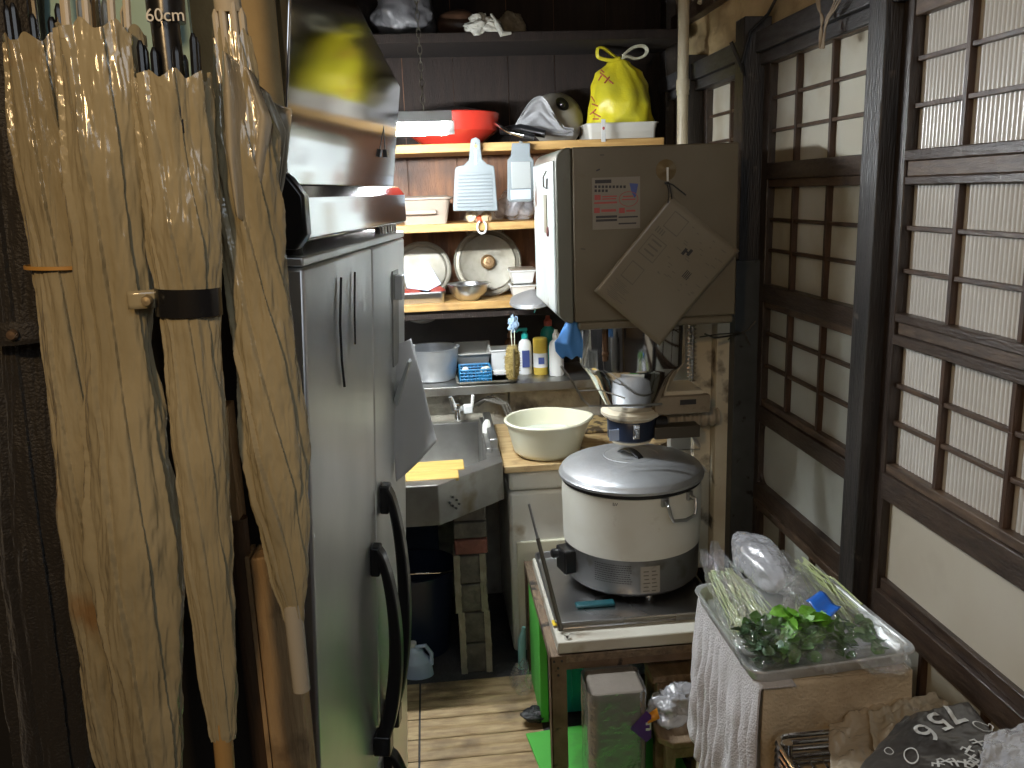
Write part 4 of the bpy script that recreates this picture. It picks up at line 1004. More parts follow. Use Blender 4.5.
# tray with yellow bag
x0 = at(586, 125, Y=3.12).x; x1 = at(659, 125, Y=3.12).x
rimtray(x0, x1, 3.11, 3.34, T1, .058, .010, M('white_tray', (.60, .58, .52), .4), 'enamel_tray', 'white enamel tray under the yellow bag')
tg_ = at(602, 130, Y=3.10)
o = build(G().box(tg_.x-.008, tg_.x+.007, 3.072, 3.077, tg_.z-.042, tg_.z+.035), 'price_tag', M('tag_white', (.6, .6, .58), .4), bevel=.001); tag(o, 'small white tag with a red mark hanging from the enamel tray', 'tag')
t2 = build(G().sphere((tg_.x, 3.0725, tg_.z+.004), .005, .0015, .006), 'red_mark', ink_red, o)
yb = thing('shopping_bag', 'bright yellow shopping bag knotted with two loop handles on the enamel tray', 'bag', ((x0+x1)/2, 3.22, T1+.03))
def ybf(u, v):
    th = 2*PI*u; t = v; Yc = 3.225
    xl = plerp([(0, 588), (.18, 589), (.5, 591), (.75, 594), (.87, 598), (.95, 608), (1, 616)], t)
    xr = plerp([(0, 657), (.18, 657), (.5, 654), (.75, 649), (.87, 643), (.95, 632), (1, 623)], t)
    py = 119-(119-56)*t
    a = at(xl, py, Y=Yc-.03); b_ = at(xr, py, Y=Yc-.03)
    cx = (a.x+b_.x)/2; hw = (b_.x-a.x)/2
    w = 1+.10*noise.noise(Vector((math.cos(th)*2, math.sin(th)*2, t*3)))*1.2+.05*abs(math.sin(th*5+t*3))*t
    dep = .085*(1-.75*sst((t-.55)/.45))
    return Vector((cx+hw*math.cos(th)*w, Yc+dep*math.sin(th)*w, lerp(T1+.035, a.z, t)))
YB = build(G().grid(80, 50, ybf, wrap=True), 'body', yellow_bag, yb, ang=70)
def loop(pts, w, mt):
    P_ = [at(x, y, Y=3.19) for x, y in pts]; n = len(P_)
    # catmull smoothing
    out = []
    for i in range(n-1):
        p0 = P_[max(0, i-1)]; p1 = P_[i]; p2 = P_[i+1]; p3 = P_[min(n-1, i+2)]
        for k in range(6):
            t = k/6; out.append(.5*((2*p1)+(p2-p0)*t+(2*p0-5*p1+4*p2-p3)*t*t+(3*p1-p0-3*p2+p3)*t**3))
    out.append(P_[-1])
    v = []; f = []
    for i, p in enumerate(out):
        tdir = (out[min(i+1, len(out)-1)]-out[max(i-1, 0)]).normalized(); nrm = Vector((tdir.z, 0, -tdir.x))
        v += [p+nrm*w*.5+Vector((0, -.014, 0)), p-nrm*w*.2+Vector((0, .0, 0)), p+nrm*w*.4+Vector((0, .016, 0))]
    for i in range(len(out)-1):
        for k in range(2): f.append((i*3+k, i*3+k+1, (i+1)*3+k+1, (i+1)*3+k))
    return build(G().poly(v, f), 'handle', mt, yb, solid=.002)
loop([(620, 59), (612, 61), (603, 60), (597, 57), (597, 49), (602, 47), (608, 50), (615, 56), (620, 59)], .012, yellow_bag)
loop([(621, 58), (628, 56), (636, 58), (643, 56), (646, 51), (643, 47), (637, 47), (630, 50), (622, 57)], .012, M('bag_handle_pale', (.55, .54, .42), .35, bump=.3))
tree = bvh_of(YB)
g = G()
for (x, y, a, w) in ((601, 70, 40, 4), (604, 76, 40, 5), (607, 80, 130, 4), (600, 78, 120, 3), (611, 82, 40, 3), (593, 99, 60, 3), (595, 105, 20, 3), (593, 112, 140, 4), (597, 115, 30, 4), (596, 119, 0, 3)):
    pts = []
    for k in range(5):
        px_ = x+w*(k/2-1)*math.cos(R(a)); py_ = y+w*(k/2-1)*math.sin(R(a)); d = (W @ Vector(((px_-512)/F, -(py_-384)/F, -1))).normalized()
        hit = tree.ray_cast(EYE, d)
        if hit[0]: pts.append(hit[0]-d*.001)
    if len(pts) > 1: g.tube(pts, .0026, 6)
build(g, 'red_lettering', ink_red, yb)

# ================================================================== ITEMS ON THE DARK SHELF
q = at(404, 18, Y=3.2); crumple('grey crumpled plastic bag at the left of the dark top shelf', (q.x, 3.2, T0+.085), .11, .09, .10, M('dull_grey_plastic', (.14, .135, .14), .4, bump=.5, bscale=20, coat=.2), 9)
q = at(484, 30, Y=3.10); 
wc = crumple('white knotted cloth draped over the edge of the dark top shelf', (q.x-.012, 3.09, T0+.024), .055, .04, .035, M('white_rag', (.55, .54, .48), .8, bump=.4), 15, name='cleaning_rag', cat='rag', amp=.7, flat=False)
build(G().tube([at(491, 14, Y=3.08), at(497, 24, Y=3.07), at(502, 34, Y=3.06), at(511, 33, Y=3.07)], [.004, .009, .011, .005], 10), 'twisted_end', wc.data.materials[0], wc)
q = at(511, 28, Y=3.2); crumple('small tan bundle behind the white cloth on the dark shelf', (q.x, 3.2, T0+.035), .05, .05, .05, M('tan_bundle', (.20, .17, .12), .8), 21, name='paper_bundle', cat='bundle', amp=.3)
q = at(458, 26, Y=3.25); crumple('brown rounded jar shape at the back of the dark shelf', (q.x, 3.25, T0+.05), .08, .06, .055, M('brown_pot', (.09, .045, .025), .4), 22, name='clay_pot', cat='pot', amp=.08)

# ================================================================== RICE DISPENSER
DY = 2.14; DZ0, DZ1 = 1.195, 1.652
dx0 = at(557, 150, Y=DY).x; dxs = at(571.5, 150, Y=DY).x; dx1 = at(740, 145, Y=DY).x-.002; DB = 2.56
ds = thing('rice_washer', 'beige enamel rice dispenser cabinet mounted beside the post above the cooker', 'rice dispenser', ((dx0+dx1)/2, 2.3, DZ0))
build(G().box(dxs+.001, dx1, DY, DB, DZ0+.022, DZ1), 'cabinet', enamel_dim, ds, bevel=.004)
build(G().box(dxs+.012, dx1-.004, DY+.002, DB-.003, DZ0, DZ0+.021), 'base_trim', enamel_dim, ds, bevel=.006)
# rounded front cover (profile in X-Z)
pr = []
for (cx, cz, a0) in ((dx0+.03, DZ1-.035, 90), (dx0+.03, DZ0+.055, 180)):
    for k in range(9):
        a = R(a0+90*k/8); rr = .035; pr.append((cx+rr*math.cos(a), cz+rr*math.sin(a)))
pr += [(dxs-.001, DZ0+.022), (dxs-.001, DZ1)]
build(G().prism(pr, DB-DY-.004, XZ @ Matrix.Translation((0, 0, DY+.002))), 'front_cover', M('grey_green_cover', (.15, .15, .12), .4, dirt=(.12, .10, .07), dscale=12, dlo=.62, dhi=.75), ds, bevel=.004)
build(G().box(dx0-.011, dx0-.003, DY+.014, DB-.02, DZ0+.045, DZ1-.03), 'front_panel', enamel_lit, ds, bevel=.004)
build(G().box(dx0-.014, dx0-.010, DY+.12, DY+.17, 1.44, 1.54), 'window_slot', M('slot', (.18, .17, .12), .4), ds, bevel=.001)
build(G().tube([(dx0-.014, DY+.10, 1.60), (dx0-.022, DY+.10, 1.585), (dx0-.022, DY+.10, 1.56), (dx0-.016, DY+.085, 1.555), (dx0-.016, DY+.075, 1.58)], .0022, 8), 'hook', M('dark_hook', (.05, .04, .03), .4, .5), ds)
build(G().lathe([(.0005, .006), (.012, .005), (.014, 0)], TR((dx0-.010, DY+.11, 1.445), ry=-90), 20), 'knob', M('maroon_knob', (.09, .02, .02), .4), ds)
# marks and seam stains on the near face
g = G()
for x, y, w, h, a in ((598, 170, 4, 1.5, -20), (583, 249, 5, .7, 5), (594, 229, 2, 1, 0), (602, 155, 4, .7, 0)):
    q = at(x, y, Y=DY); g.box(-w*.0012, w*.0012, -.0004, .0003, -h*.0012, h*.0012, TR((q.x, DY-.0004, q.z), ry=a))
build(g, 'chip_marks', ink_black, ds)
# sticker
s0 = at(592, 178, Y=DY); s1 = at(640, 228, Y=DY)
st = thing('instruction_sticker', 'white and red instruction sticker on the near side of the dispenser', 'sticker', (s0.x, DY, s1.z))
build(G().box(s0.x, s1.x, DY-.0012, DY-.0002, s1.z, s0.z), 'sheet', M('sticker_white', (.26, .235, .19), .4), st)
def sp(x, y): q = at(592+x*48, 178+y*50, Y=DY); return q
def sbar(g, x0, y0, x1, y1):
    a = sp(x0, y0); b_ = sp(x1, y1); g.box(a.x, b_.x, DY-.0018, DY-.0012, b_.z, a.z)
g = G(); sbar(g, .06, .04, .40, .10)
for i in range(9): sbar(g, .05+.075*i, .15, .05+.075*i+.05, .20)
for i in range(4): sbar(g, .05+.075*i, .23, .05+.075*i+.05, .28)
sbar(g, .08, .76, .52, .79); sbar(g, .08, .83, .52, .86); sbar(g, .55, .77, .95, .785); sbar(g, .55, .90, .92, .915)
build(g, 'black_print', ink_black, st)
g = G(); sbar(g, .05, .34, .18, .44); sbar(g, .21, .36, .52, .375); sbar(g, .21, .41, .50, .425); sbar(g, .04, .485, .52, .505); sbar(g, .04, .60, .16, .70); sbar(g, .19, .63, .5, .67); sbar(g, .56, .60, .68, .70); sbar(g, .71, .64, .9, .67)
q = sp(.76, .42); pts = [(q.x+.024*math.cos(R(a)), DY-.0016, q.z+.018*math.sin(R(a))) for a in range(0, 361, 15)]
g.tube(pts, .0008, 5); sbar(g, .64, .36, .86, .375); sbar(g, .62, .42, .9, .435)
build(g, 'red_print', ink_red, st)
g = G(); q = sp(.86, .2); g.prism([(q.x-.010, q.z+.012), (q.x+.012, q.z+.010), (q.x+.006, q.z-.02), (q.x+.002, q.z-.024), (q.x-.006, q.z-.006)], .0006, XZ @ Matrix.Translation((0, 0, DY-.0018)))
build(g, 'blue_print', ink_blue, st)
# suction hook
q = at(666, 170, Y=DY)
sc = thing('suction_hook', 'clear suction hook on the dispenser side holding the tied sheet', 'hook', (q.x, DY, q.z))
build(G().lathe([(.026, 0), (.024, .002), (.010, .006), (.005, .012), (.0005, .013)], TR((q.x, DY-.0002, q.z), rx=90), 32), 'cup', M('amber_rubber', (.20, .15, .08), .25, coat=.5), sc)
build(G().box(q.x-.0022, q.x+.0022, DY-.017, DY-.012, q.z-.03, q.z+.006).box(q.x-.0022, q.x+.0022, DY-.026, DY-.012, q.z-.034, q.z-.029), 'hook', white_plastic, sc, bevel=.001)
# the hung laminated sheet
HY = 2.112
hs = thing('laminated_sheet', 'tilted laminated instruction sheet hanging from the suction hook by black string', 'sheet', at(671, 200, Y=HY))
cs = [at(671, 196, Y=HY-.0), at(739.5, 251, Y=HY+.012), at(658, 345, Y=HY+.012), at(594, 291, Y=HY)]
def hsf(u, v):
    p = cs[0].lerp(cs[1], u).lerp(cs[3].lerp(cs[2], u), v); return p+Vector((0, .006*math.sin(v*4)*u-.008*v*u, 0))
build(G().grid(24, 24, hsf), 'sheet', paper_tan, hs, solid=.001)
def hq(g, u0, v0, u1, v1):
    g.poly([hsf(u0, v0)+Vector((0, -.0012, 0)), hsf(u1, v0)+Vector((0, -.0012, 0)), hsf(u1, v1)+Vector((0, -.0012, 0)), hsf(u0, v1)+Vector((0, -.0012, 0))], [(0, 1, 2, 3)])
g = G()
def frame_(u0, v0, u1, v1, t=.008):
    hq(g, u0, v0, u1, v0+t); hq(g, u0, v1-t, u1, v1); hq(g, u0, v0, u0+t, v1); hq(g, u1-t, v0, u1, v1)
for (u0, v0, u1, v1) in ((.14, .07, .34, .23), (.10, .33, .32, .52), (.12, .60, .30, .76)): frame_(u0, v0, u1, v1)
for k in range(3): hq(g, .14, .36+.05*k, .28, .375+.05*k)
for k in range(4): hq(g, .10+.03*k, .25, .115+.03*k, .30)
rnd = random.Random(5)
for k in range(34):
    u = rnd.uniform(.4, .9); v = rnd.uniform(.06, .55); w = rnd.uniform(.02, .07); hq(g, u, v, min(.97, u+w), v+.006)
for k in range(12):
    u = .1+.02*(k % 3); v = .80+.013*k; hq(g, u, v, u+rnd.uniform(.1, .25), v+.004)
build(g, 'faint_print', ink, hs)
g = G(); hq(g, .50, .25, .535, .31); hq(g, .555, .23, .59, .29); hq(g, .50, .285, .58, .265) if 0 else hq(g, .53, .262, .565, .278)
for k in range(4): hq(g, .68+.02*k, .38, .69+.02*k, .45)
build(g, 'bold_print', ink_black, hs)
k0 = at(667, 183, Y=HY-.002)
build(G().tube([k0+Vector((-.006, 0, .002)), k0+Vector((.004, -.004, 0)), at(672, 199, Y=HY-.002)], .0016, 6)
      .tube([k0, k0+Vector((.012, -.006, -.004)), at(686, 195, Y=HY-.012)], .0018, 6).tube([k0, at(669, 192, Y=HY-.004), at(668, 203, Y=HY-.004)], .0014, 6)
      .sphere(k0, .0065, .005, .004), 'string', black_soft, hs)
build(G().tube([k0, (k0.x, DY-.024, q.z-.030)], .001, 5), 'loop', black_soft, hs)

# hopper --------------------------------------------------------------
hc = Vector((at(632, 380, Y=2.36).x, 2.36, 0)); z_ = lambda py: at(632, py, Y=2.36).z
hx = at(632, 380, Y=2.36).x; nx = at(631, 430, Y=2.36).x
hp = thing('rice_hopper', 'polished steel funnel hopper under the dispenser cabinet', 'hopper', (hx, 2.36, z_(440)))
zt = DZ0+.001
build(G().lathe_open([(.150, zt), (.150, 1.065), (.146, 1.055), (.128, 1.03), (.082, .945), (.070, .925), (.068, .925), (.126, 1.032), (.146, 1.062), (.147, zt)], TR((hx, 2.36, 0)), 72), 'funnel', steel_mirror, hp)
build(G().lathe([(.082, .905), (.088, .912), (.088, .920), (.070, .928)], TR((nx, 2.36, 0)), 48).lathe([(.068, .895), (.068, .930)], TR((nx, 2.36, 0)), 40), 'collar', grime_cream, hp)
build(G().lathe([(.060, .833), (.069, .840), (.070, .892), (.066, .898)], TR((nx, 2.36, 0)), 48), 'outlet_ring', rice_blue, hp)
build(G().lathe([(.058, .826), (.062, .836)], TR((nx, 2.36, 0)), 48), 'lower_rim', grime_cream, hp)
q = at(636, 432, Y=2.29)
build(G().box(q.x-.010, q.x+.010, 2.283, 2.292, .850, .892).box(q.x-.006, q.x+.006, 2.278, 2.285, .856, .880), 'latch', chrome, hp, bevel=.002)
q = at(615, 432, Y=2.29); build(G().box(q.x-.016, q.x+.012, 2.2915, 2.2945, .848, .88), 'label', M('pale_label', (.42, .50, .66), .4), hp)
build(G().box(hx-.108, hx-.098, 2.24, 2.255, 1.09, 1.195).sphere((hx-.103, 2.243, 1.11), .009, .006, .009), 'side_bracket', M('rusty_bracket', (.16, .09, .05), .5, .4), hp, bevel=.001)
# wire lever of the dispenser
LYY = 2.24
pts = [at(561, 366, Y=LYY), at(572, 381, Y=LYY), at(583, 400, Y=LYY), at(590, 406, Y=LYY), at(630, 405.5, Y=LYY), at(662, 404, Y=LYY+.02)]
build(G().tube(pts, .0034, 10), 'lever_wire', steel_dull, hp)
pts = [at(578, 391, Y=LYY+.03), at(600, 390, Y=LYY+.03), at(625, 398, Y=LYY)] ; build(G().tube(pts, .002, 8), 'stay_wire', steel_dull, hp)
# arm & post ----------------------------------------------------------
am = thing('support_stand', 'grimy cream steel column with arm that carries the dispenser', 'stand', (.87, 2.45, 0))
px0 = at(716, 400, Y=2.43).x; px1 = at(735, 400, Y=2.43).x
build(G().box(px0, px1, 2.43, 2.50, .0, DZ0-.001), 'column', grime_cream, am, bevel=.003)
build(G().box(px0-.055, px0-.002, 2.47, 2.50, .35, DZ0-.001), 'back_plate', grime_cream, am, bevel=.002)
q0 = at(664, 392, Y=2.32); q1 = at(703, 413, Y=2.32)
build(G().box(q0.x, q1.x, 2.32, 2.46, q1.z, q0.z), 'arm', grime_cream, am, bevel=.003)
q0 = at(655, 398, Y=2.30); q1 = at(710, 412, Y=2.30)
build(G().box(q0.x, q1.x, 2.30, 2.325, q1.z, q0.z), 'arm_plate', M('worn_bracket', (.34, .28, .20), .5, .3, dirt=(.08, .05, .03), dscale=20), am, bevel=.002)
q0 = at(680, 400, Y=2.30); q1 = at(696, 404, Y=2.30); build(G().box(q0.x, q1.x, 2.2985, 2.30, q1.z, q0.z), 'slot', ink_black, am)
q0 = at(662, 418, Y=2.33); build(G().tube([(nx+.07, 2.36, .875), (q0.x+.02, 2.36, .872)], .020, 18), 'black_pipe', black_soft, am)
def ribf(u, v):
    th = 2*PI*u; rr = .026+.003*math.sin(v*PI*14); x = lerp(q0.x+.02, px0-.004, v); return Vector((x, 2.40+rr*math.cos(th), .872+rr*math.sin(th)))
build(G().grid(24, 90, ribf, wrap=True), 'bellows', M('bellows_cream', (.42, .36, .27), .5), am)
q0 = at(655, 428, Y=2.31); q1 = at(700, 437, Y=2.31)
build(G().box(q0.x, q1.x, 2.31, 2.36, q1.z, q0.z), 'lower_arm', M('dark_arm', (.10, .085, .065), .45, .4), am, bevel=.002)
# corrugated pipe between hopper and column
q0 = at(690, 340, Y=2.48)
def corr(u, v):
    th = 2*PI*u; rr = .012+.0035*math.sin(v*PI*2*17); return Vector((q0.x+rr*math.cos(th), 2.46+rr*math.sin(th), lerp(.97, DZ0-.002, v)))
o = build(G().grid(20, 210, corr, wrap=True), 'corrugated_pipe', chrome); tag(o, 'bright corrugated metal pipe rising behind the hopper', 'pipe')
q0 = at(680, 350, Y=2.60); o = build(G().box(q0.x-.03, q0.x+.05, 2.60, 2.64, .0, 1.20), 'rear_panel', M('pale_grey_panel', (.42, .41, .36), .5, dirt=(.2, .17, .12), dscale=9), am, bevel=.003)
g = G(); rnd = random.Random(9)
for k in range(5):
    a = rnd.uniform(-.02, .02)
    g.tube([(.80+a, 2.50, .90), (.785+a, 2.47+a, .82), (.80-a, 2.48, .74), (.815+a, 2.47, .66+a)], rnd.uniform(.003, .007), 8)
o = build(g, 'hose_bundle', M('pale_hose', (.55, .52, .46), .4)); tag(o, 'tangled pale hoses behind the rice cooker', 'hose')
q = [at(x, y, Y=2.14) for x, y in ((553, 326), (566, 342), (578, 357), (575, 315))]
def glovef(u, v):
    th = 2*PI*u
    keys = [(0, (573, 316), 3), (.25, (570, 328), 7), (.55, (567, 342), 13), (.8, (569, 350), 12), (1, (573, 357), 9)]
    for i in range(4):
        if v <= keys[i+1][0]+1e-6: break
    t = (v-keys[i][0])/(keys[i+1][0]-keys[i][0]); a, b_ = keys[i], keys[i+1]
    c_ = at(lerp(a[1][0], b_[1][0], t), lerp(a[1][1], b_[1][1], t), Y=2.17); w = lerp(a[2], b_[2], t)*.0026
    return c_+Vector((w*math.cos(th)*(1+.25*math.sin(th*3+v*4)), .45*w*math.sin(th)*(1+.3*math.cos(th*4)), .004*math.cos(th*5)*v))
gl = build(G().grid(48, 30, glovef, wrap=True), 'rubber_glove', blue_cloth, solid=.001); tag(gl, 'blue rubber glove hanging below the left corner of the dispenser', 'glove')
hk = at(573, 316, Y=2.17); build(G().tube([(hk.x, 2.17, hk.z-.004), (hk.x, 2.17, DZ0+.03)], .002, 6), 'hook', chrome, gl)
# wires tying cabinet to the post
g = G(); q = at(705, 336, Y=2.30)
g.tube([at(705, 334, Y=2.2), at(715, 338, Y=2.3), at(735, 335, Y=2.37), at(748, 330, Y=2.38), at(756, 321, Y=2.375)], .0025, 6)
g.tube([at(728, 340, Y=2.37), at(736, 331, Y=2.365), at(745, 334, Y=2.37), at(750, 345, Y=2.37)], .0018, 6)
g.tube([at(700, 337, Y=2.2), at(720, 334, Y=2.3), at(740, 333, Y=2.37)], .002, 6)
o = build(g, 'tie_wire', M('iron_wire', (.10, .085, .065), .5, .5)); tag(o, 'twisted iron wire tying the dispenser to the grey post', 'wire')

# ================================================================== COOKER STAND
sd = thing('cooker_stand', 'low rusty table with a white slab that carries the rice cooker', 'table', (.55, 2.25, 0))
SX0, SX1, SY0, SY1 = .255, .74, 1.965, 2.56
build(G().box(SX0, SX1, SY0+.004, SY1, .355, .378), 'tabletop', stand_wood, sd, bevel=.002)
for (x, y) in ((SX0, SY0), (SX1-.04, SY0), (SX0, SY1-.04), (SX1-.04, SY1-.04)):
    g = G().box(x, x+.042, y, y+.004, .0, .378); g.box(x, x+.004, y, y+.042, 0, .378)
    build(g, 'leg', rust_iron, sd, bevel=.0008)
build(G().box(SX0+.04, SX1-.04, SY0+.006, SY0+.012, .335, .378), 'apron', rust_iron, sd)
g = G()
for dx, dz in ((.010, .365), (.030, .365), (.020, .345), (.020, .325)):
    g.lathe([(.003, 0), (.003, .003)], TR((SX0+dx, SY0+.0005, dz), rx=90), 10)
build(g, 'bolt_holes', ink_black, sd)
sl = thing('marble_slab', 'thick white slab lying on the rusty low table', 'slab', (.55, 2.2, .379))
build(G().box(.276, .74, 1.972, 2.50, .379, .413), 'slab', M('slab_white', (.62, .60, .52), .4, col2=(.52, .49, .41), scale=6, dirt=(.28, .2, .12), dscale=10, dlo=.6, dhi=.75), sl, bevel=.004)
q = at(567, 623, Y=1.985)
build(G().lathe([(.008, 0), (.008, .012)], TR((q.x, 1.99, .413)), 14), 'knob', chrome, sl)
pl = rimtray(.281, .73, 2.028, 2.49, .416, .022, .006, steel, 'drip_tray', 'stainless drip tray under the rice cooker, on the white slab')
o2 = build(G().box(.286, .725, 2.033, 2.485, .4135, .418), 'tray_floor', steel, pl, bevel=.002)
q = at(556, 620, Y=2.03); o = build(G().box(q.x-.006, q.x+.012, 2.05, 2.08, .4185, .4195), 'x', M('yellow_label', (.7, .5, .03), .5)); o.name = 'warning_label'; tag(o, 'tiny yellow label on the drip tray at the rod', 'label')
q = at(600, 605, Y=2.10); o = build(G().box(q.x-.06, q.x+.05, 2.13, 2.16, .4185, .428), 'x', M('teal_hose', (.008, .07, .085), .4), bevel=.004); o.name = 'gas_hose'; tag(o, 'flat dark teal gas hose under the rice cooker', 'hose')
# lever rod
q0 = at(529, 504, Y=2.10); q1 = at(561, 619, Y=2.02)
rd = thing('metal_rod', 'slender steel rod leaning up from the drip tray left of the cooker', 'rod', q1)
q1.z = .4205
qm = q0.lerp(q1, .27)
build(G().tube([q0, qm], .0035, 10), 'thin_end', steel, rd)
build(G().tube([qm, q1.lerp(q0, .02), q1], [.0055, .006, .006], 12), 'shank', M('dark_steel', (.24, .23, .20), .4, .9), rd)

# ================================================================== RICE COOKER
cc = Vector((at(630, 520, Y=2.33).x+.003, 2.33, .455)); CR = .200
ck = thing('rice_cooker', 'large white gas rice cooker with domed aluminium lid on the stand', 'rice cooker', cc)
T = lambda z=0: TR((cc.x, cc.y, z))
build(G().lathe([(CR-.016, .434), (CR-.004, .446), (CR-.002, .54), (CR-.002, .545)], T(), 96), 'burner_band', M('band_steel', (.30, .30, .30), .45, .9, dirt=(.18, .16, .13), dscale=14), ck)
build(G().lathe([(CR-.002, .545), (CR+.001, .548), (CR+.003, .70), (CR+.002, .725)], T(), 96), 'shell', enamel, ck)
build(G().lathe([(CR-.004, .725), (CR+.003, .727), (CR+.003, .734), (CR-.004, .736)], T(), 96), 'gasket', black_soft, ck)
ZL = .737
build(G().lathe([(CR+.004, ZL), (CR+.010, ZL+.002), (CR+.011, ZL+.010), (CR+.007, ZL+.014), (CR+.004, ZL+.022), (CR+.000, ZL+.026), (CR-.016, ZL+.034), (CR-.05, ZL+.046), (.082, ZL+.055), (.078, ZL+.054), (.062, ZL+.040), (.0005, ZL+.036)], T(), 96), 'lid', alu, ck)
build(G().lathe([(.060, ZL+.041), (.076, ZL+.0535), (.079, ZL+.056), (.081, ZL+.055)], T(), 64), 'lid_dish', alu, ck)
q = TR((cc.x, cc.y, ZL+.037), rz=28)
pts = []
for k in range(15):
    t = k/14; pts.append((-.002+.0*t, -.056+.112*t, .001+.030*math.sin(PI*t)**.6))
g = G(); v = []; f = []
for (x, y, zz) in pts: v += [(x-.011, y, zz-.003), (x+.011, y, zz-.003), (x+.010, y, zz+.005), (x-.010, y, zz+.005)]
for i in range(14):
    for k in range(4): f.append((i*4+k, i*4+(k+1) % 4, (i+1)*4+(k+1) % 4, (i+1)*4+k))
f += [(0, 1, 2, 3), (56+3, 56+2, 56+1, 56)]
g.poly(v, f, q); build(g, 'lid_handle', black_plastic, ck, bevel=.002)
# side handle facing the camera-right
def cyl(ang, r, z): a = R(ang); return Vector((cc.x+r*math.cos(a), cc.y+r*math.sin(a), z))
A0, A1_ = -77, -52
pts = [cyl(A0, CR+.004, .715), cyl(A0, CR+.026, .710), cyl(A0+1, CR+.030, .685), cyl(A0+3, CR+.032, .668), cyl((A0+A1_)/2, CR+.036, .665), cyl(A1_-3, CR+.032, .668), cyl(A1_-1, CR+.030, .685), cyl(A1_, CR+.026, .710), cyl(A1_, CR+.004, .715)]
build(G().tube(pts, .0048, 12), 'side_handle', steel, ck)
for a in (A0, A1_):
    build(G().box(-.012, .012, -.006, .003, -.012, .012, TR(cyl(a, CR+.004, .715), rz=a+90)), 'handle_mount', steel, ck, bevel=.003)
pts = [cyl(a, CR+.004+(.03 if i not in (0, 4) else 0), .705) for i, a in enumerate((118, 120, 130, 140, 142))]
build(G().tube(pts, .0048, 10), 'side_handle', steel, ck)
# control box at left
q = at(556, 560, Y=2.30)
m = TR(cyl(195, CR+.010, .50), rz=195)
build(G().box(-.018, .02, -.035, .03, -.032, .040, m), 'control_box', black_plastic, ck, bevel=.005)
build(G().lathe([(.014, 0), (.014, .014), (.010, .018)], TR(cyl(188, CR+.030, .515), rz=188-0, ry=90), 20), 'control_knob', black_plastic, ck)
# plate
pa, pb = -92, -78
v = []; f = []
for i in range(9):
    a = lerp(-96, -80, i/8)
    v += [cyl(a, CR-.0005, .450), cyl(a, CR-.0005, .530)]
for i in range(8): f.append((i*2, i*2+2, i*2+3, i*2+1))
build(G().poly(v, f), 'rating_plate', M('silver_label', (.42, .38, .32), .5, .3, dirt=(.24, .20, .15), dscale=30), ck)
g = G()
for r_ in range(6):
    for (a, b_) in ((-94+rnd.uniform(0, 1), -88-rnd.uniform(0, 2)), (-87, -82-rnd.uniform(0, 2))):
        zz = .456+.0115*r_
        g.poly([cyl(a, CR+.0003, zz), cyl(b_, CR+.0003, zz), cyl(b_, CR+.0003, zz+.003), cyl(a, CR+.0003, zz+.003)], [(0, 1, 2, 3)])
build(g, 'plate_print', ink, ck)
g = G(); rnd = random.Random(3)
for r_ in range(9):
    zz = .478+.0065*r_; a = -134
    while a < -104:
        b_ = a+rnd.uniform(.8, 2.2)
        g.poly([cyl(a, CR-.0008, zz), cyl(b_, CR-.0008, zz), cyl(b_, CR-.0008, zz+.002), cyl(a, CR-.0008, zz+.002)], [(0, 1, 2, 3)]); a = b_+.5
build(g, 'faint_print', ink_black, ck)
for a in (-85, 35, 155):
    build(G().lathe([(.014, 0), (.012, .010), (.010, .022)], TR(cyl(a, CR-.045, .4185)), 16), 'foot', chrome, ck)
for i in (0, 1, 2):
    qq = at(595+3*i, 501, Y=2.13); build(G().box(-.0008, .0008, -.001, .0005, -.004, .004, TR(cyl(-117+i*1.4, CR+.0035, .712), rz=-27, ry=15*i)), 'scratch', ink_black, ck)
# small wire ring at the lid
q = at(650, 455, Y=2.35)
o = build(G().tube([at(654, 452, Y=2.42), at(668, 463, Y=2.36), at(676, 450, Y=2.42), at(700, 449, Y=2.44)], .0016, 6), 'bent_wire', steel_dull); tag(o, 'thin bent wire over the right side of the cooker lid', 'wire')

# ================================================================== GREEN THINGS AND CLUTTER UNDER THE TABLE
g = G().prism([(.205, 2.18), (.62, 2.22), (.62, 1.55), (.30, 1.55), (.235, 1.95)], .006, TR((0, 0, .0065)))
o = build(g, 'floor_mat', green_mat, bevel=.002); tag(o, 'bright green plastic mat on the floor under the low table', 'mat')
gx = at(537, 650, Y=2.38).x
o = build(G().box(gx-.012, gx+.012, 2.22, 2.46, .0135, .352), 'green_board', green_mat, bevel=.003); tag(o, 'upright green board behind the left leg of the low table', 'board')
q = at(595, 680, Y=2.30)
tc_ = thing('plastic_crate', 'teal plastic crate behind the low table legs', 'crate', (q.x, 2.34, .0))
cx0 = at(566, 685, Y=2.26).x; cx1 = at(611, 685, Y=2.26).x
g = G().box(cx0, cx1, 2.26, 2.27, .014, .235).box(cx0, cx0+.008, 2.26, 2.44, .014, .235).box(cx1-.008, cx1, 2.26, 2.44, .014, .235).box(cx0, cx1, 2.43, 2.44, .014, .235).box(cx0, cx1, 2.26, 2.44, .014, .022)
build(g, 'body', teal, tc_, bevel=.003)
build(G().box(cx0-.01, cx1+.01, 2.25, 2.45, .222, .24), 'rim', teal, tc_, bevel=.004)
for k in range(4): build(G().box(lerp(cx0, cx1, .12+.25*k), lerp(cx0, cx1, .14+.25*k), 2.255, 2.262, .03, .20), 'rib', teal, tc_, bevel=.001)
q = at(525, 655, Y=2.44); o = build(G().tube([(q.x, 2.55, .0), (q.x+.002, 2.55, .10), (q.x+.01, 2.545, .15)], [.014, .014, .006], 14), 'x', M('mint_plastic', (.30, .62, .58), .4)); o.name = 'mint_bottle'; tag(o, 'slim mint-coloured plastic bottle at the foot of the white appliance', 'bottle')
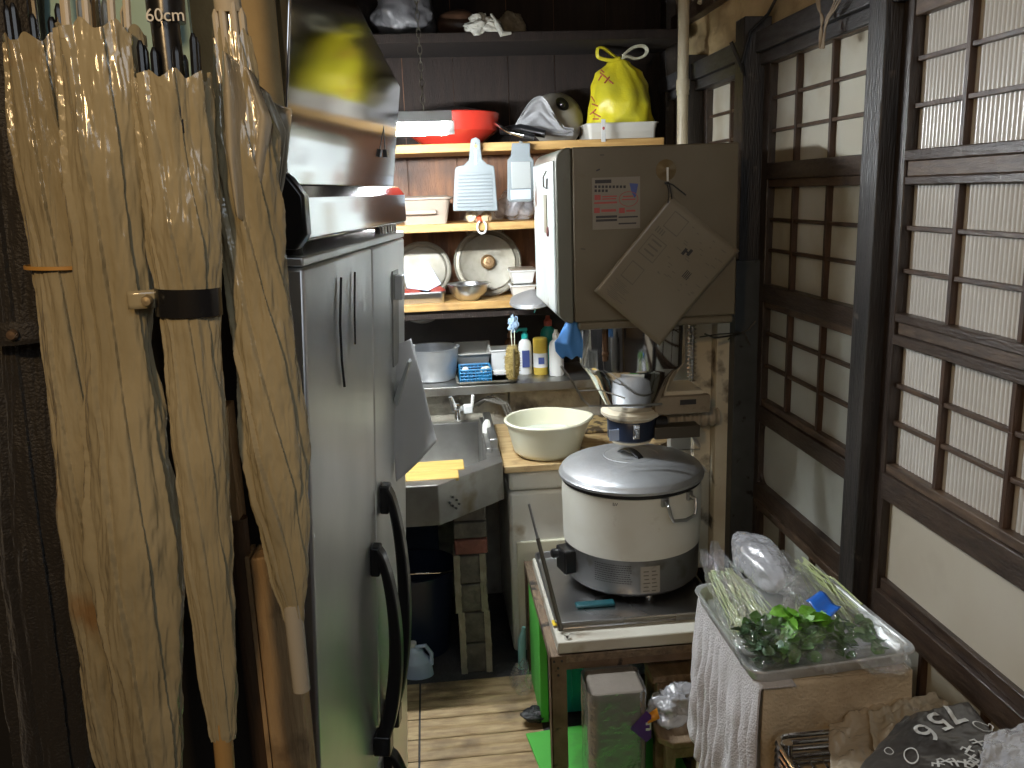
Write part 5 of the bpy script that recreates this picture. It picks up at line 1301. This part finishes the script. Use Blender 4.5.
q = at(514, 692, Z=.04); crumple('crumpled clear wrapper on the deck by the white appliance', (.222, 2.42, .043), .035, .06, .045, film, 12, name='plastic_wrapper', cat='wrapper', amp=.6)
q = at(540, 700, Y=2.3); crumple('small black rag at the foot of the upright green board', (gx-.03, 2.24, .030), .035, .03, .018, black_soft, 31, name='black_rag', cat='rag', amp=.4)
# grey block in plastic
bx0 = at(590, 700, Y=1.85).x; bx1 = at(646, 700, Y=1.85).x; BT = at(620, 694, Y=1.85).z
gb = thing('wrapped_block', 'grey-brown board pack wrapped in cloudy plastic with purple diamond print', 'package', ((bx0+bx1)/2, 1.91, .013))
build(G().box(bx0+.008, bx1, 1.85, 1.975, .0128, BT), 'pack', card_grey, gb, bevel=.008)
def wrf(u, v):
    a = 2*PI*u; x = max(-1, min(1, 1.25*math.cos(a))); y = max(-1, min(1, 1.25*math.sin(a)))
    return Vector(((bx0+bx1)/2+x*((bx1-bx0)/2+.003)+.003*nv((u*20, v*9, 1), 1), 1.912+y*.066+.004*nv((u*9, v*9, 7), 1), .0135+(BT-.011)*v+.004*nv((u*12, 2, 3), 1)))
build(G().grid(60, 20, wrf, wrap=True), 'wrap', film_grey, gb)
q = at(650, 726, Y=1.842)
build(G().prism([(-.042, 0), (0, .046), (.012, .032), (.012, -.032), (0, -.042)], .0008, Matrix(((1, 0, 0, q.x-.010), (0, 0, 1, 1.838), (0, 1, 0, q.z), (0, 0, 0, 1)))), 'purple_diamond', purple_m, gb)
build(G().box(q.x-.012, q.x-.001, 1.8355, 1.837, q.z+.008, q.z+.014).box(q.x-.012, q.x-.001, 1.8355, 1.837, q.z-.008, q.z-.002).box(q.x-.002, q.x+.001, 1.8355, 1.837, q.z-.006, q.z+.014), 'white_letter', ink_white, gb)
# things seen through the stand
o = build(G().tube([at(617, 664, Y=2.30), at(628, 690, Y=2.24)], .008, 10), 'x', M('brown_stick', (.13, .09, .06), .6)); o.name = 'wooden_stick'; tag(o, 'dark stick leaning behind the wrapped pack under the table', 'stick')
q = at(635, 680, Y=2.45); crumple('blue and white bag standing on the floor behind the low table', (q.x, 2.46, .11), .06, .04, .13, M('blue_white_bag', (.62, .68, .80), .4, col2=(.10, .25, .62), scale=8, lo=.5, hi=.55), 7, amp=.25)
# stools
def stool(label, x0, x1, y0, y1, z, oct=False):
    rt = thing('wooden_stool', label, 'stool', ((x0+x1)/2, (y0+y1)/2, 0))
    cxx, cyy = (x0+x1)/2, (y0+y1)/2
    if oct:
        c_ = .03; pts = [(x0+c_, y0), (x1-c_, y0), (x1, y0+c_), (x1, y1-c_), (x1-c_, y1), (x0+c_, y1), (x0, y1-c_), (x0, y0+c_)]
        build(G().prism(pts, .018, TR((0, 0, z-.018))), 'seat', stool_wood, rt, bevel=.003)
    else: build(G().box(x0, x1, y0, y1, z-.02, z), 'seat', stool_wood, rt, bevel=.003)
    for xx in (x0+.015, x1-.040):
        for yy in (y0+.012, y1-.037):
            build(G().box(xx, xx+.025, yy, yy+.025, .013, z-.018), 'leg', stool_wood, rt, bevel=.002)
    build(G().box(x0+.02, x1-.02, y0+.014, y0+.024, z-.055, z-.018), 'apron', stool_wood, rt, bevel=.002)
    return rt
a = at(655, 716, Z=.235); 
x0 = at(655, 740, Y=1.86).x
stool('low octagonal wooden stool beside the towel, nearer than the taller one', x0, x0+.16, 1.80, 1.95, .215, True)
x0 = at(649, 680, Y=2.02).x
stool('taller plain wooden stool behind the clear bag', x0, x0+.14, 1.98, 2.14, .285)
q = at(668, 698, Y=1.93)
bg = crumple('crumpled clear plastic bag with an orange corner on the stool', (q.x+.012, 1.90, .252), .068, .06, .044, film_milky, 18, amp=.55)
qq = at(652, 714, Y=1.85); 
build(G().poly([Vector((qq.x-.014, 1.835, qq.z-.016)), Vector((qq.x+.016, 1.835, qq.z-.004)), Vector((qq.x+.012, 1.85, qq.z+.016)), Vector((qq.x-.016, 1.85, qq.z-.002))], [(0, 1, 2, 3)]), 'orange_corner', orange_m, bg, solid=.002)

# ================================================================== CLOTH COVERED BOX, TRAY, GREENS
BX0, BX1, BY0, BY1, BZ = .565, .84, 1.335, 1.655, .668
bxr = thing('cloth_covered_box', 'box on a green stand, covered with beige cloth, under the vegetable tray', 'box', (.7, 1.5, 0))
build(G().box(BX0+.01, BX1-.01, BY0+.01, BY1-.01, .36, BZ-.006), 'box', M('carton', (.42, .32, .2), .8), bxr, bevel=.003)
def drape(u, v):
    """closed loop round the box, v down from the top edge"""
    per = [(BX0, BY0), (BX1, BY0), (BX1, BY1), (BX0, BY1)]
    k = u*4; i = int(k) % 4; t = k-int(k)
    x = lerp(per[i][0], per[(i+1) % 4][0], t); y = lerp(per[i][1], per[(i+1) % 4][1], t)
    cx, cy = (BX0+BX1)/2, (BY0+BY1)/2
    d = Vector((x-cx, y-cy, 0)).normalized()
    fo = (.006*math.sin(u*60+2*math.sin(u*23)) + .018*nv((u*16, v*1.5, 3), 1.5))*sst(v*2.2)
    p = Vector((x, y, BZ-.42*v)) + d*(.004+fo+.012*v)
    return p
build(G().grid(280, 34, drape, wrap=True), 'cloth', cloth_m, bxr, ang=70, solid=.002)
build(G().box(BX0+.001, BX1-.001, BY0+.001, BY1-.001, BZ-.004, BZ-.0005), 'top_cloth', cloth_m, bxr, bevel=.003)
g = G()
for x, y in ((BX0+.0, BY0+.02), (BX1-.04, BY0+.02), (BX0+.0, BY1-.03), (BX1-.04, BY1-.03)):
    build(G().box(x+.012, x+.036, y, y+.024, 0, .36), 'leg', green_paint, bxr, bevel=.003)
build(G().box(BX0, BX1, BY0, BY1, .335, .36), 'stand_top', green_paint, bxr, bevel=.003)
build(G().box(BX0+.02, BX0+.03, BY0+.03, BY1-.02, .18, .21), 'stretcher', green_paint, bxr, bevel=.002)
# towel over the left side
def towf(u, v):
    y = lerp(BY0-.025, BY1+.005, u); 
    if v < .12: x = lerp(BX0+.05, BX0-.016, v/.12); z = BZ+.0035
    else:
        t = (v-.12)/.88; x = BX0-.016-.020*t*(1-u*.3); z = BZ+.003-(.32-.03*math.sin(u*7))*t
    fo = sst((v-.12)*2)*(.010*math.sin(u*24+1.2*math.sin(u*9))+.007*nv((u*7, v*3, 8), 2))
    yy = y - .03*v*(1-u)
    return Vector((x-abs(fo)*1.2-.003, yy+.006*math.sin(v*6), z+.0004*nv((u*30, v*30, 4), 1)))
o = build(G().grid(120, 70, towf), 'towel', towel_m, solid=.003, ang=70); tag(o, 'pale lilac-white towel hanging over the left side of the cloth-covered box', 'towel')
# tray
def vegtray():
    cs_ = [Vector((.531, 1.312)), Vector((.862, 1.338)), Vector((.835, 1.690)), Vector((.531, 1.665))]
    z0 = BZ+.010; rr = .035
    cen = sum(cs_, Vector((0, 0)))/4
    def ring(sc, z):
        out = []
        for i in range(4):
            c0 = cen+(cs_[i]-cen)*sc; pv = cen+(cs_[i-1]-cen)*sc; nx_ = cen+(cs_[(i+1) % 4]-cen)*sc
            a = c0+(pv-c0).normalized()*rr; b_ = c0+(nx_-c0).normalized()*rr
            for k in range(8):
                t = k/7; q = (1-t)**2*a+2*t*(1-t)*c0+t*t*b_; out.append((q.x, q.y, z))
        return out
    lev = [(.86, z0), (.885, z0+.002), (.945, z0+.020), (.955, z0+.0225), (1.0, z0+.0235), (1.006, z0+.020), (1.0, z0+.0195), (.965, z0+.019), (.950, z0-.003), (.93, z0-.006), (.86, z0-.006)]
    v = []; f = []; n = 32
    for s_, z in lev: v += ring(s_, z)
    for i in range(len(lev)-1):
        for k in range(n): f.append((i*n+k, i*n+(k+1) % n, (i+1)*n+(k+1) % n, (i+1)*n+k))
    f.append(tuple(range(n))); f.append(tuple((len(lev)-1)*n+k for k in range(n)))
    o = build(G().poly(v, f), 'serving_tray', M('tray_alu', (.74, .76, .76), .38, .6, col2=(.66, .68, .68), scale=8), ang=50)
    return tag(o, 'rectangular aluminium tray of bagged greens on the cloth-covered box', 'tray')
vegtray()
TZ = BZ+.013
rnd = random.Random(77)
def leafmesh(g, base, dirv, L_, w, curl=.3, lobes=3):
    """one lobed leaf blade"""
    d = dirv.normalized(); up = Vector((0, 0, 1)); s_ = d.cross(up)
    if s_.length < .1: s_ = Vector((1, 0, 0))
    s_.normalize(); nrm = s_.cross(d); n = 9; v = []; f = []
    roll = rnd.uniform(-.8, .8)
    s_ = (s_*math.cos(roll)+nrm*math.sin(roll)); nrm = s_.cross(d)
    for i in range(n):
        t = i/(n-1); wd_ = w*math.sin(PI*min(1, t*.95+.03))**.7*(1+.35*abs(math.sin(t*PI*lobes)))
        if i == n-1: wd_ = .0004
        c_ = base+d*L_*t+nrm*(curl*L_*t*t)
        for k in (-1, -.5, 0, .5, 1):
            v.append(c_+s_*wd_*k+nrm*(abs(k)*wd_*.35)+Vector((rnd.uniform(-1, 1), rnd.uniform(-1, 1), rnd.uniform(-1, 1)))*w*.07)
    for i in range(n-1):
        for k in range(4): f.append((i*5+k, i*5+k+1, (i+1)*5+k+1, (i+1)*5+k))
    g.poly(v, f)
def onplane(px, py, dz=0): return at(px, py, Z=TZ+.02+dz)
def greens(label, stem_pts, leaf_c, nst, nlf, mt, bagpts, leafsize=.022, spread=(.05, .05)):
    """a bundle: stems from stem_pts[0] to stem_pts[1], leaves round leaf_c, in a clear bag along bagpts"""
    a = onplane(*stem_pts[0]); b_ = onplane(*stem_pts[1]); c_ = onplane(*leaf_c)
    rt = thing('bagged_greens', label, 'vegetable', (c_.x, c_.y, TZ))
    g = G()
    for k in range(nst):
        o1 = Vector((rnd.uniform(-.012, .012), rnd.uniform(-.012, .012), rnd.uniform(-.012, .014))); o2 = Vector((rnd.gauss(0, spread[0]*.4), rnd.gauss(0, spread[1]*.4), rnd.uniform(-.012, .02)))
        m_ = a.lerp(b_, .5)+(o1+o2)*.5+Vector((rnd.uniform(-.01, .01), 0, rnd.uniform(0, .012)))
        q2 = b_+o2; q2.z = max(q2.z, TZ+.003); o1z = a+o1; o1z.z = max(o1z.z, TZ+.003)
        g.tube([o1z, m_, q2], rnd.uniform(.0011, .0022), 6)
    build(g, 'stems', stem_m, rt)
    g = G()
    for k in range(nlf):
        p = c_+Vector((rnd.uniform(-1, 1)*spread[0], rnd.uniform(-1, 1)*spread[1], rnd.uniform(-.012, .030)))
        p.z = max(p.z, TZ+.006)
        leafmesh(g, p, Vector((rnd.uniform(-1, 1), rnd.uniform(-1.2, .6), rnd.uniform(-.1, .6))), leafsize*rnd.uniform(.8, 1.5), leafsize*rnd.uniform(.35, .55), rnd.uniform(-.3, .4))
    build(g, 'leaves', mt, rt, ang=80)
    # bag: flattened tube through bagpts with radius
    pts = [onplane(x, y, dz) for x, y, dz, r_ in bagpts]; rs = [r_ for *_, r_ in bagpts]; n = len(pts)
    def fn(u, v):
        k = v*(n-1); i = min(int(k), n-2); t = k-i; p = pts[i].lerp(pts[i+1], t); r_ = lerp(rs[i], rs[i+1], sst(t)); th = 2*PI*u
        ax = (pts[i+1]-pts[i]); ax.z = 0; ax.normalize(); sd_ = Vector((ax.y, -ax.x, 0))
        cr = 1+.35*noise.noise(Vector((math.cos(th)*2+p.x*9, math.sin(th)*2, v*9+len(label))))+.18*noise.noise(Vector((math.cos(th)*6, math.sin(th)*6+p.y*20, v*24)))
        q = p+sd_*r_*math.cos(th)*cr+Vector((0, 0, 1))*(r_*.50*math.sin(th)*cr)
        q.z = max(q.z, TZ+.002+.002*math.sin(th*3+v*9)**2); return q
    build(G().grid(90, 90, fn, wrap=True), 'clear_bag', film, rt, ang=80)
    return rt
greens('bagged leafy greens with long pale stems along the left side of the tray', ((715, 575), (742, 630)), (757, 650), 44, 100, leaf_dark, [(703, 550, .025, .008), (708, 562, .02, .014), (720, 590, .012, .022), (742, 625, .012, .032), (760, 655, .008, .038), (772, 672, .0, .026)], .018, (.018, .045))
greens('bagged greens with thick pale stalks and a tied bag neck, middle of the tray', ((730, 575), (758, 622)), (782, 645), 50, 120, leaf_m, [(714, 542, .045, .008), (718, 556, .04, .014), (730, 575, .03, .024), (755, 610, .02, .034), (782, 645, .015, .046), (798, 668, .0, .032)], .022, (.045, .05))
greens('bagged dark broad-leafed greens whose leaves push out at the centre of the tray', ((800, 600), (800, 640)), (800, 640), 12, 110, leaf_m, [(795, 590, .03, .020), (800, 610, .02, .035), (805, 640, .02, .05), (826, 656, .01, .042), (840, 666, 0, .02)], .026, (.045, .032))
rt = greens('long clear bag of thin greens closed with blue tape at the right of the tray', ((800, 565), (850, 620)), (850, 640), 40, 50, leaf_m, [(770, 555, .04, .035), (790, 575, .035, .040), (820, 605, .03, .038), (850, 630, .02, .055), (885, 655, .02, .048), (905, 668, .012, .022)], .02, (.04, .04))
tp = [at(806, 601, Z=TZ+.07), at(820, 591, Z=TZ+.075), at(841, 608, Z=TZ+.07), at(827, 622, Z=TZ+.062)]
build(G().grid(8, 8, lambda u, v: tp[0].lerp(tp[1], u).lerp(tp[3].lerp(tp[2], u), v)+Vector((0, 0, .004*math.sin(v*7)))), 'blue_tape', M('blue_tape', (.03, .17, .70), .3, coat=.3), rt, solid=.0015)
q = onplane(775, 565, .03)
crumple('puffed milky plastic bag at the back of the vegetable tray', (q.x-.028, q.y+.01, TZ+.055), .050, .125, .047, film_milky, 41, amp=.22)
q = onplane(776, 655); g = G()
q = onplane(797, 640)
for k in range(26): leafmesh(g, Vector((q.x+rnd.uniform(-.035, .035), q.y+rnd.uniform(-.03, .03), TZ+.045+rnd.uniform(0, .018))), Vector((rnd.uniform(-1, 1), rnd.uniform(-1, .4), rnd.uniform(-.1, .4))), .034, .016, rnd.uniform(-.4, .2))
o = build(g, 'mustard_leaf', leaf_bright, ang=80); o.name = 'loose_greens'; tag(o, 'loose bright green leaves lying on top of the bagged greens', 'vegetable')

# ================================================================== RACK AND SACKS IN THE LOWER RIGHT
RZ = .58
rk = thing('wire_rack', 'chrome wire rack with stacked rims in the lower right corner', 'rack', (.8, 1.2, 0))
X0, X1, Y0, Y1 = .567, .93, .95, 1.300
for k in range(5):
    z = RZ-.014*k; pts = []
    for cx, cy, a0 in ((X1-.03, Y1-.03, 0), (X0+.03, Y1-.03, 90), (X0+.03, Y0+.03, 180), (X1-.03, Y0+.03, 270)):
        for j in range(6): a = R(a0+18*j); pts.append((cx+.03*math.cos(a), cy+.03*math.sin(a), z))
    pts.append(pts[0]); build(G().tube(pts, .0055, 10), 'rim', chrome, rk)
g = G()
for k in range(14): x = lerp(X0+.02, X1-.02, k/13); g.tube([(x, Y0, RZ-.055), (x, Y1, RZ-.055)], .002, 6)
build(g, 'wires', chrome, rk)
for x in (X0+.02, X1-.02):
    for y in (Y0+.02, Y1-.02): build(G().tube([(x, y, 0), (x, y, RZ)], .009, 12), 'leg', chrome, rk)
def sheet(name, label, cat, corners, Zf, mt, n=60, amp=.010, seed=1, solid=.0015, parent=None):
    cs_ = corners
    def fn(u, v):
        px = lerp(lerp(cs_[0][0], cs_[1][0], u), lerp(cs_[3][0], cs_[2][0], u), v); py = lerp(lerp(cs_[0][1], cs_[1][1], u), lerp(cs_[3][1], cs_[2][1], u), v)
        p = at(px, py, Z=Zf(u, v)); e_ = min(u, 1-u, v, 1-v)
        return p+Vector((.5*amp*nv((u*9, v*9, seed), 1)*(1 if e_ < .08 else .3), .5*amp*nv((v*9, u*9, seed+3), 1)*(1 if e_ < .08 else .3), amp*nv((u*5, v*5, seed), 1)+amp*.6*abs(nv((u*12, v*11, seed+7), 1))))
    o = build(G().grid(n, n, fn), name, mt, parent, solid=solid, ang=70)
    if label: tag(o, label, cat)
    return o, fn
sheet('plastic_sheet', 'tan translucent plastic sheet spread over the chrome rack', 'plastic sheet', [(828, 726), (905, 688), (965, 790), (832, 800)], lambda u, v: .595+.015*u, film_tan, seed=4, amp=.010)
sheet('paper_sack', 'crumpled beige paper edge around the black sack', 'sack', [(868, 712), (935, 692), (975, 735), (880, 790)], lambda u, v: .612+.008*math.sin(u*5), M('beige_paper', (.50, .44, .34), .7, bump=.4, bscale=20), seed=8, amp=.014)
bk_, bfn = sheet('black_sack', 'black printed plastic sack with white numbers and letters in the lower right corner', 'sack', [(905, 716), (968, 702), (1022, 770), (840, 790)], lambda u, v: .648+.010*math.sin(u*3), bag_black, seed=12, amp=.004)
stree = bvh_of(bk_)
def settle(o):
    me = o.data; me.calc_loop_triangles(); vs = [v.co.copy() for v in me.vertices]
    tris = [tuple(t.vertices) for t in me.loop_triangles]; mid = {}
    def m_(a, b):
        k = (min(a, b), max(a, b))
        if k not in mid: mid[k] = len(vs); vs.append((vs[a]+vs[b])/2)
        return mid[k]
    for _ in range(3):
        out = []
        for a, b, c_ in tris:
            ab, bc_, ca_ = m_(a, b), m_(b, c_), m_(c_, a); out += [(a, ab, ca_), (ab, b, bc_), (ca_, bc_, c_), (ab, bc_, ca_)]
        tris = out
    mt = me.materials[0]; me.clear_geometry(); me.from_pydata([tuple(v) for v in vs], [], tris)
    if not me.materials: me.materials.append(mt)
    for v in o.data.vertices:
        h_ = stree.ray_cast(v.co+Vector((0, 0, .1)), Vector((0, 0, -1)))
        if h_[0]: v.co.z = h_[0].z+.0026
    return o
sheet('clear_bag', 'milky clear bag over the right end of the black sack', 'plastic bag', [(985, 735), (1040, 720), (1050, 790), (975, 790)], lambda u, v: .672, film_milky, seed=22, amp=.005)
def print_on(body, px, py, size, rot, m=ink_white, bold=.0015):
    p = at(px, py, Z=.657); o = text_mesh(body, size, TR((p.x, p.y, p.z), rx=4, rz=rot), m, 'lettering', bk_, bold=bold); return settle(o)
_a = at(968, 716, Z=.657); _b = at(955.4, 720.2, Z=.657); ROT = math.degrees(math.atan2(_b.y-_a.y, _b.x-_a.x))
print_on('7', 951, 715, .060, ROT); print_on('5', 938, 722, .060, ROT, bold=.001); print_on('6', 926, 734, .066, ROT, bold=0)
def oval(px, py, a, b_, rot, m=ink_white, w=.0016):
    p = at(px, py, Z=.657); mx = TR((p.x, p.y, p.z), rz=rot)
    pts = [mx @ Vector((a*math.cos(R(t)), b_*math.sin(R(t)), 0)) for t in range(0, 361, 12)]
    h2 = G()
    for k in range(len(pts)-1):
        c1, c2 = pts[k], pts[k+1]; ce = p; h2.poly([c1, c2, c2.lerp(ce, .16), c1.lerp(ce, .16)], [(0, 1, 2, 3)])
    return settle(build(h2, 'emblem', m, bk_))
oval(983, 725, .016, .011, 150); oval(911, 757, .022, .011, 60); oval(889, 750, .010, .007, 60)
for (x, y, a) in ((978, 742, 10), (985, 752, 70), (968, 750, 40), (972, 758, 120), (992, 747, 130), (945, 762, 20), (955, 764, 80), (965, 765, 150), (938, 766, 60), (975, 765, 30)):
    p = at(x, y, Z=.657)
    mx = TR((p.x, p.y, p.z), rz=a, s=.95)
    settle(build(G().box(-.012, .012, -.002, .002, 0, .001, mx).box(-.002, .002, -.010, .010, 0, .001, mx).box(-.010, .002, .007, .010, 0, .001, mx), 'character', ink_white, bk_))
for k, (x, y) in enumerate(((845, 752), (852, 748), (862, 748), (868, 744), (876, 745))):
    pass

# ================================================================== PIPE AND WIRES UPPER RIGHT
q = at(683, 60, Y=3.10)
pi_ = thing('drain_pipe', 'cream plastic pipe running up the corner past the pine shelf end', 'pipe', (.885, 3.02, 1.7))
qx = at(683, 80, Y=2.95).x
build(G().tube([(qx, 2.95, 0), (qx, 2.95, 2.75)], .0185, 24), 'pipe', pvc, pi_)
qz = at(683, 84, Y=2.95).z
build(G().lathe([(.0215, 0), (.0225, .004), (.0225, .03), (.0215, .034)], TR((qx, 2.95, qz-.02)), 24).lathe([(.02, 0), (.0215, .003), (.02, .016)], TR((qx, 2.95, qz-.036)), 24), 'coupling', pvc, pi_)
q = at(704, 5, X=.96)
o = build(G().tube([(.955, q.y, 2.75), (.955, q.y, 2.17), (.945, q.y, 2.14)], .009, 14).lathe([(.012, 0), (.012, .02)], TR((.955, q.y, 2.15)), 16), 'x', pvc); o.name = 'thin_pipe'; tag(o, 'short thin cream pipe ending above the plaster band', 'pipe')
g = G(); Yw = 2.37
g.tube([at(778, -5, Y=2.3), at(768, 14, Y=Yw), at(750, 32, Y=Yw), at(745, 50, Y=Yw), at(742, 62, Y=Yw), at(744, 75, Y=2.39)], .0045, 8)
g.tube([at(731, 42, Y=Yw), at(738, 58, Y=Yw), at(743, 72, Y=Yw+.01)], .0055, 8)
o = build(g, 'power_cable', black_soft); tag(o, 'black cables looped over the head of the tall black post', 'cable')
g = G(); X_ = .90
def cat(pts, n=6):
    out = []
    for i in range(len(pts)-1):
        p0 = pts[max(0, i-1)]; p1 = pts[i]; p2 = pts[i+1]; p3 = pts[min(len(pts)-1, i+2)]
        for k in range(n): t = k/n; out.append(.5*((2*p1)+(p2-p0)*t+(2*p0-5*p1+4*p2-p3)*t*t+(3*p1-p0-3*p2+p3)*t**3))
    return out+[pts[-1]]
for ofs in (0, 1, 2):
    g.tube(cat([at(814+2*ofs, -12, X=X_), at(818+ofs, 8, X=X_), at(823-ofs, 18, X=X_), at(820+ofs, 32, X=X_), at(820+2*ofs, 48, X=X_), at(824, 40-2*ofs, X=X_), at(826+ofs, 20, X=X_), at(832+2*ofs, 8, X=X_), at(838+4*ofs, -10, X=X_)]), .0022, 6)
o = build(g, 'cord_coil', M('beige_cord', (.30, .23, .15), .6)); tag(o, 'coil of beige cord hanging from the lintel', 'cord')

# ------------------------------------------------------------------ groups of repeats
GROUPS = {'umbrella': 'umbrellas hanging on the rail', 'wall_shelf': 'wooden shelves on the back wall', 'pot_lid': 'round metal lids at the pine shelf',
          'food_container': 'stacked white food boxes', 'sweet_potato': 'sweet potatoes in the steel tray', 'bagged_greens': 'bagged greens on the tray',
          'wooden_stool': 'wooden stools under the table edge', 'bottle': 'bottles on the stainless shelf', 'knob': 'odds and ends in the blue basket',
          'paper_sheet': 'papers on the fridge door', 'magnet_clip': 'clips on the fridge door', 'vegetable': 'bulbs on the middle shelf'}
for o in list(bpy.data.objects):
    k = o.name.split('.')[0]
    if 'label' in o.keys() and k in GROUPS: o['group'] = GROUPS[k]
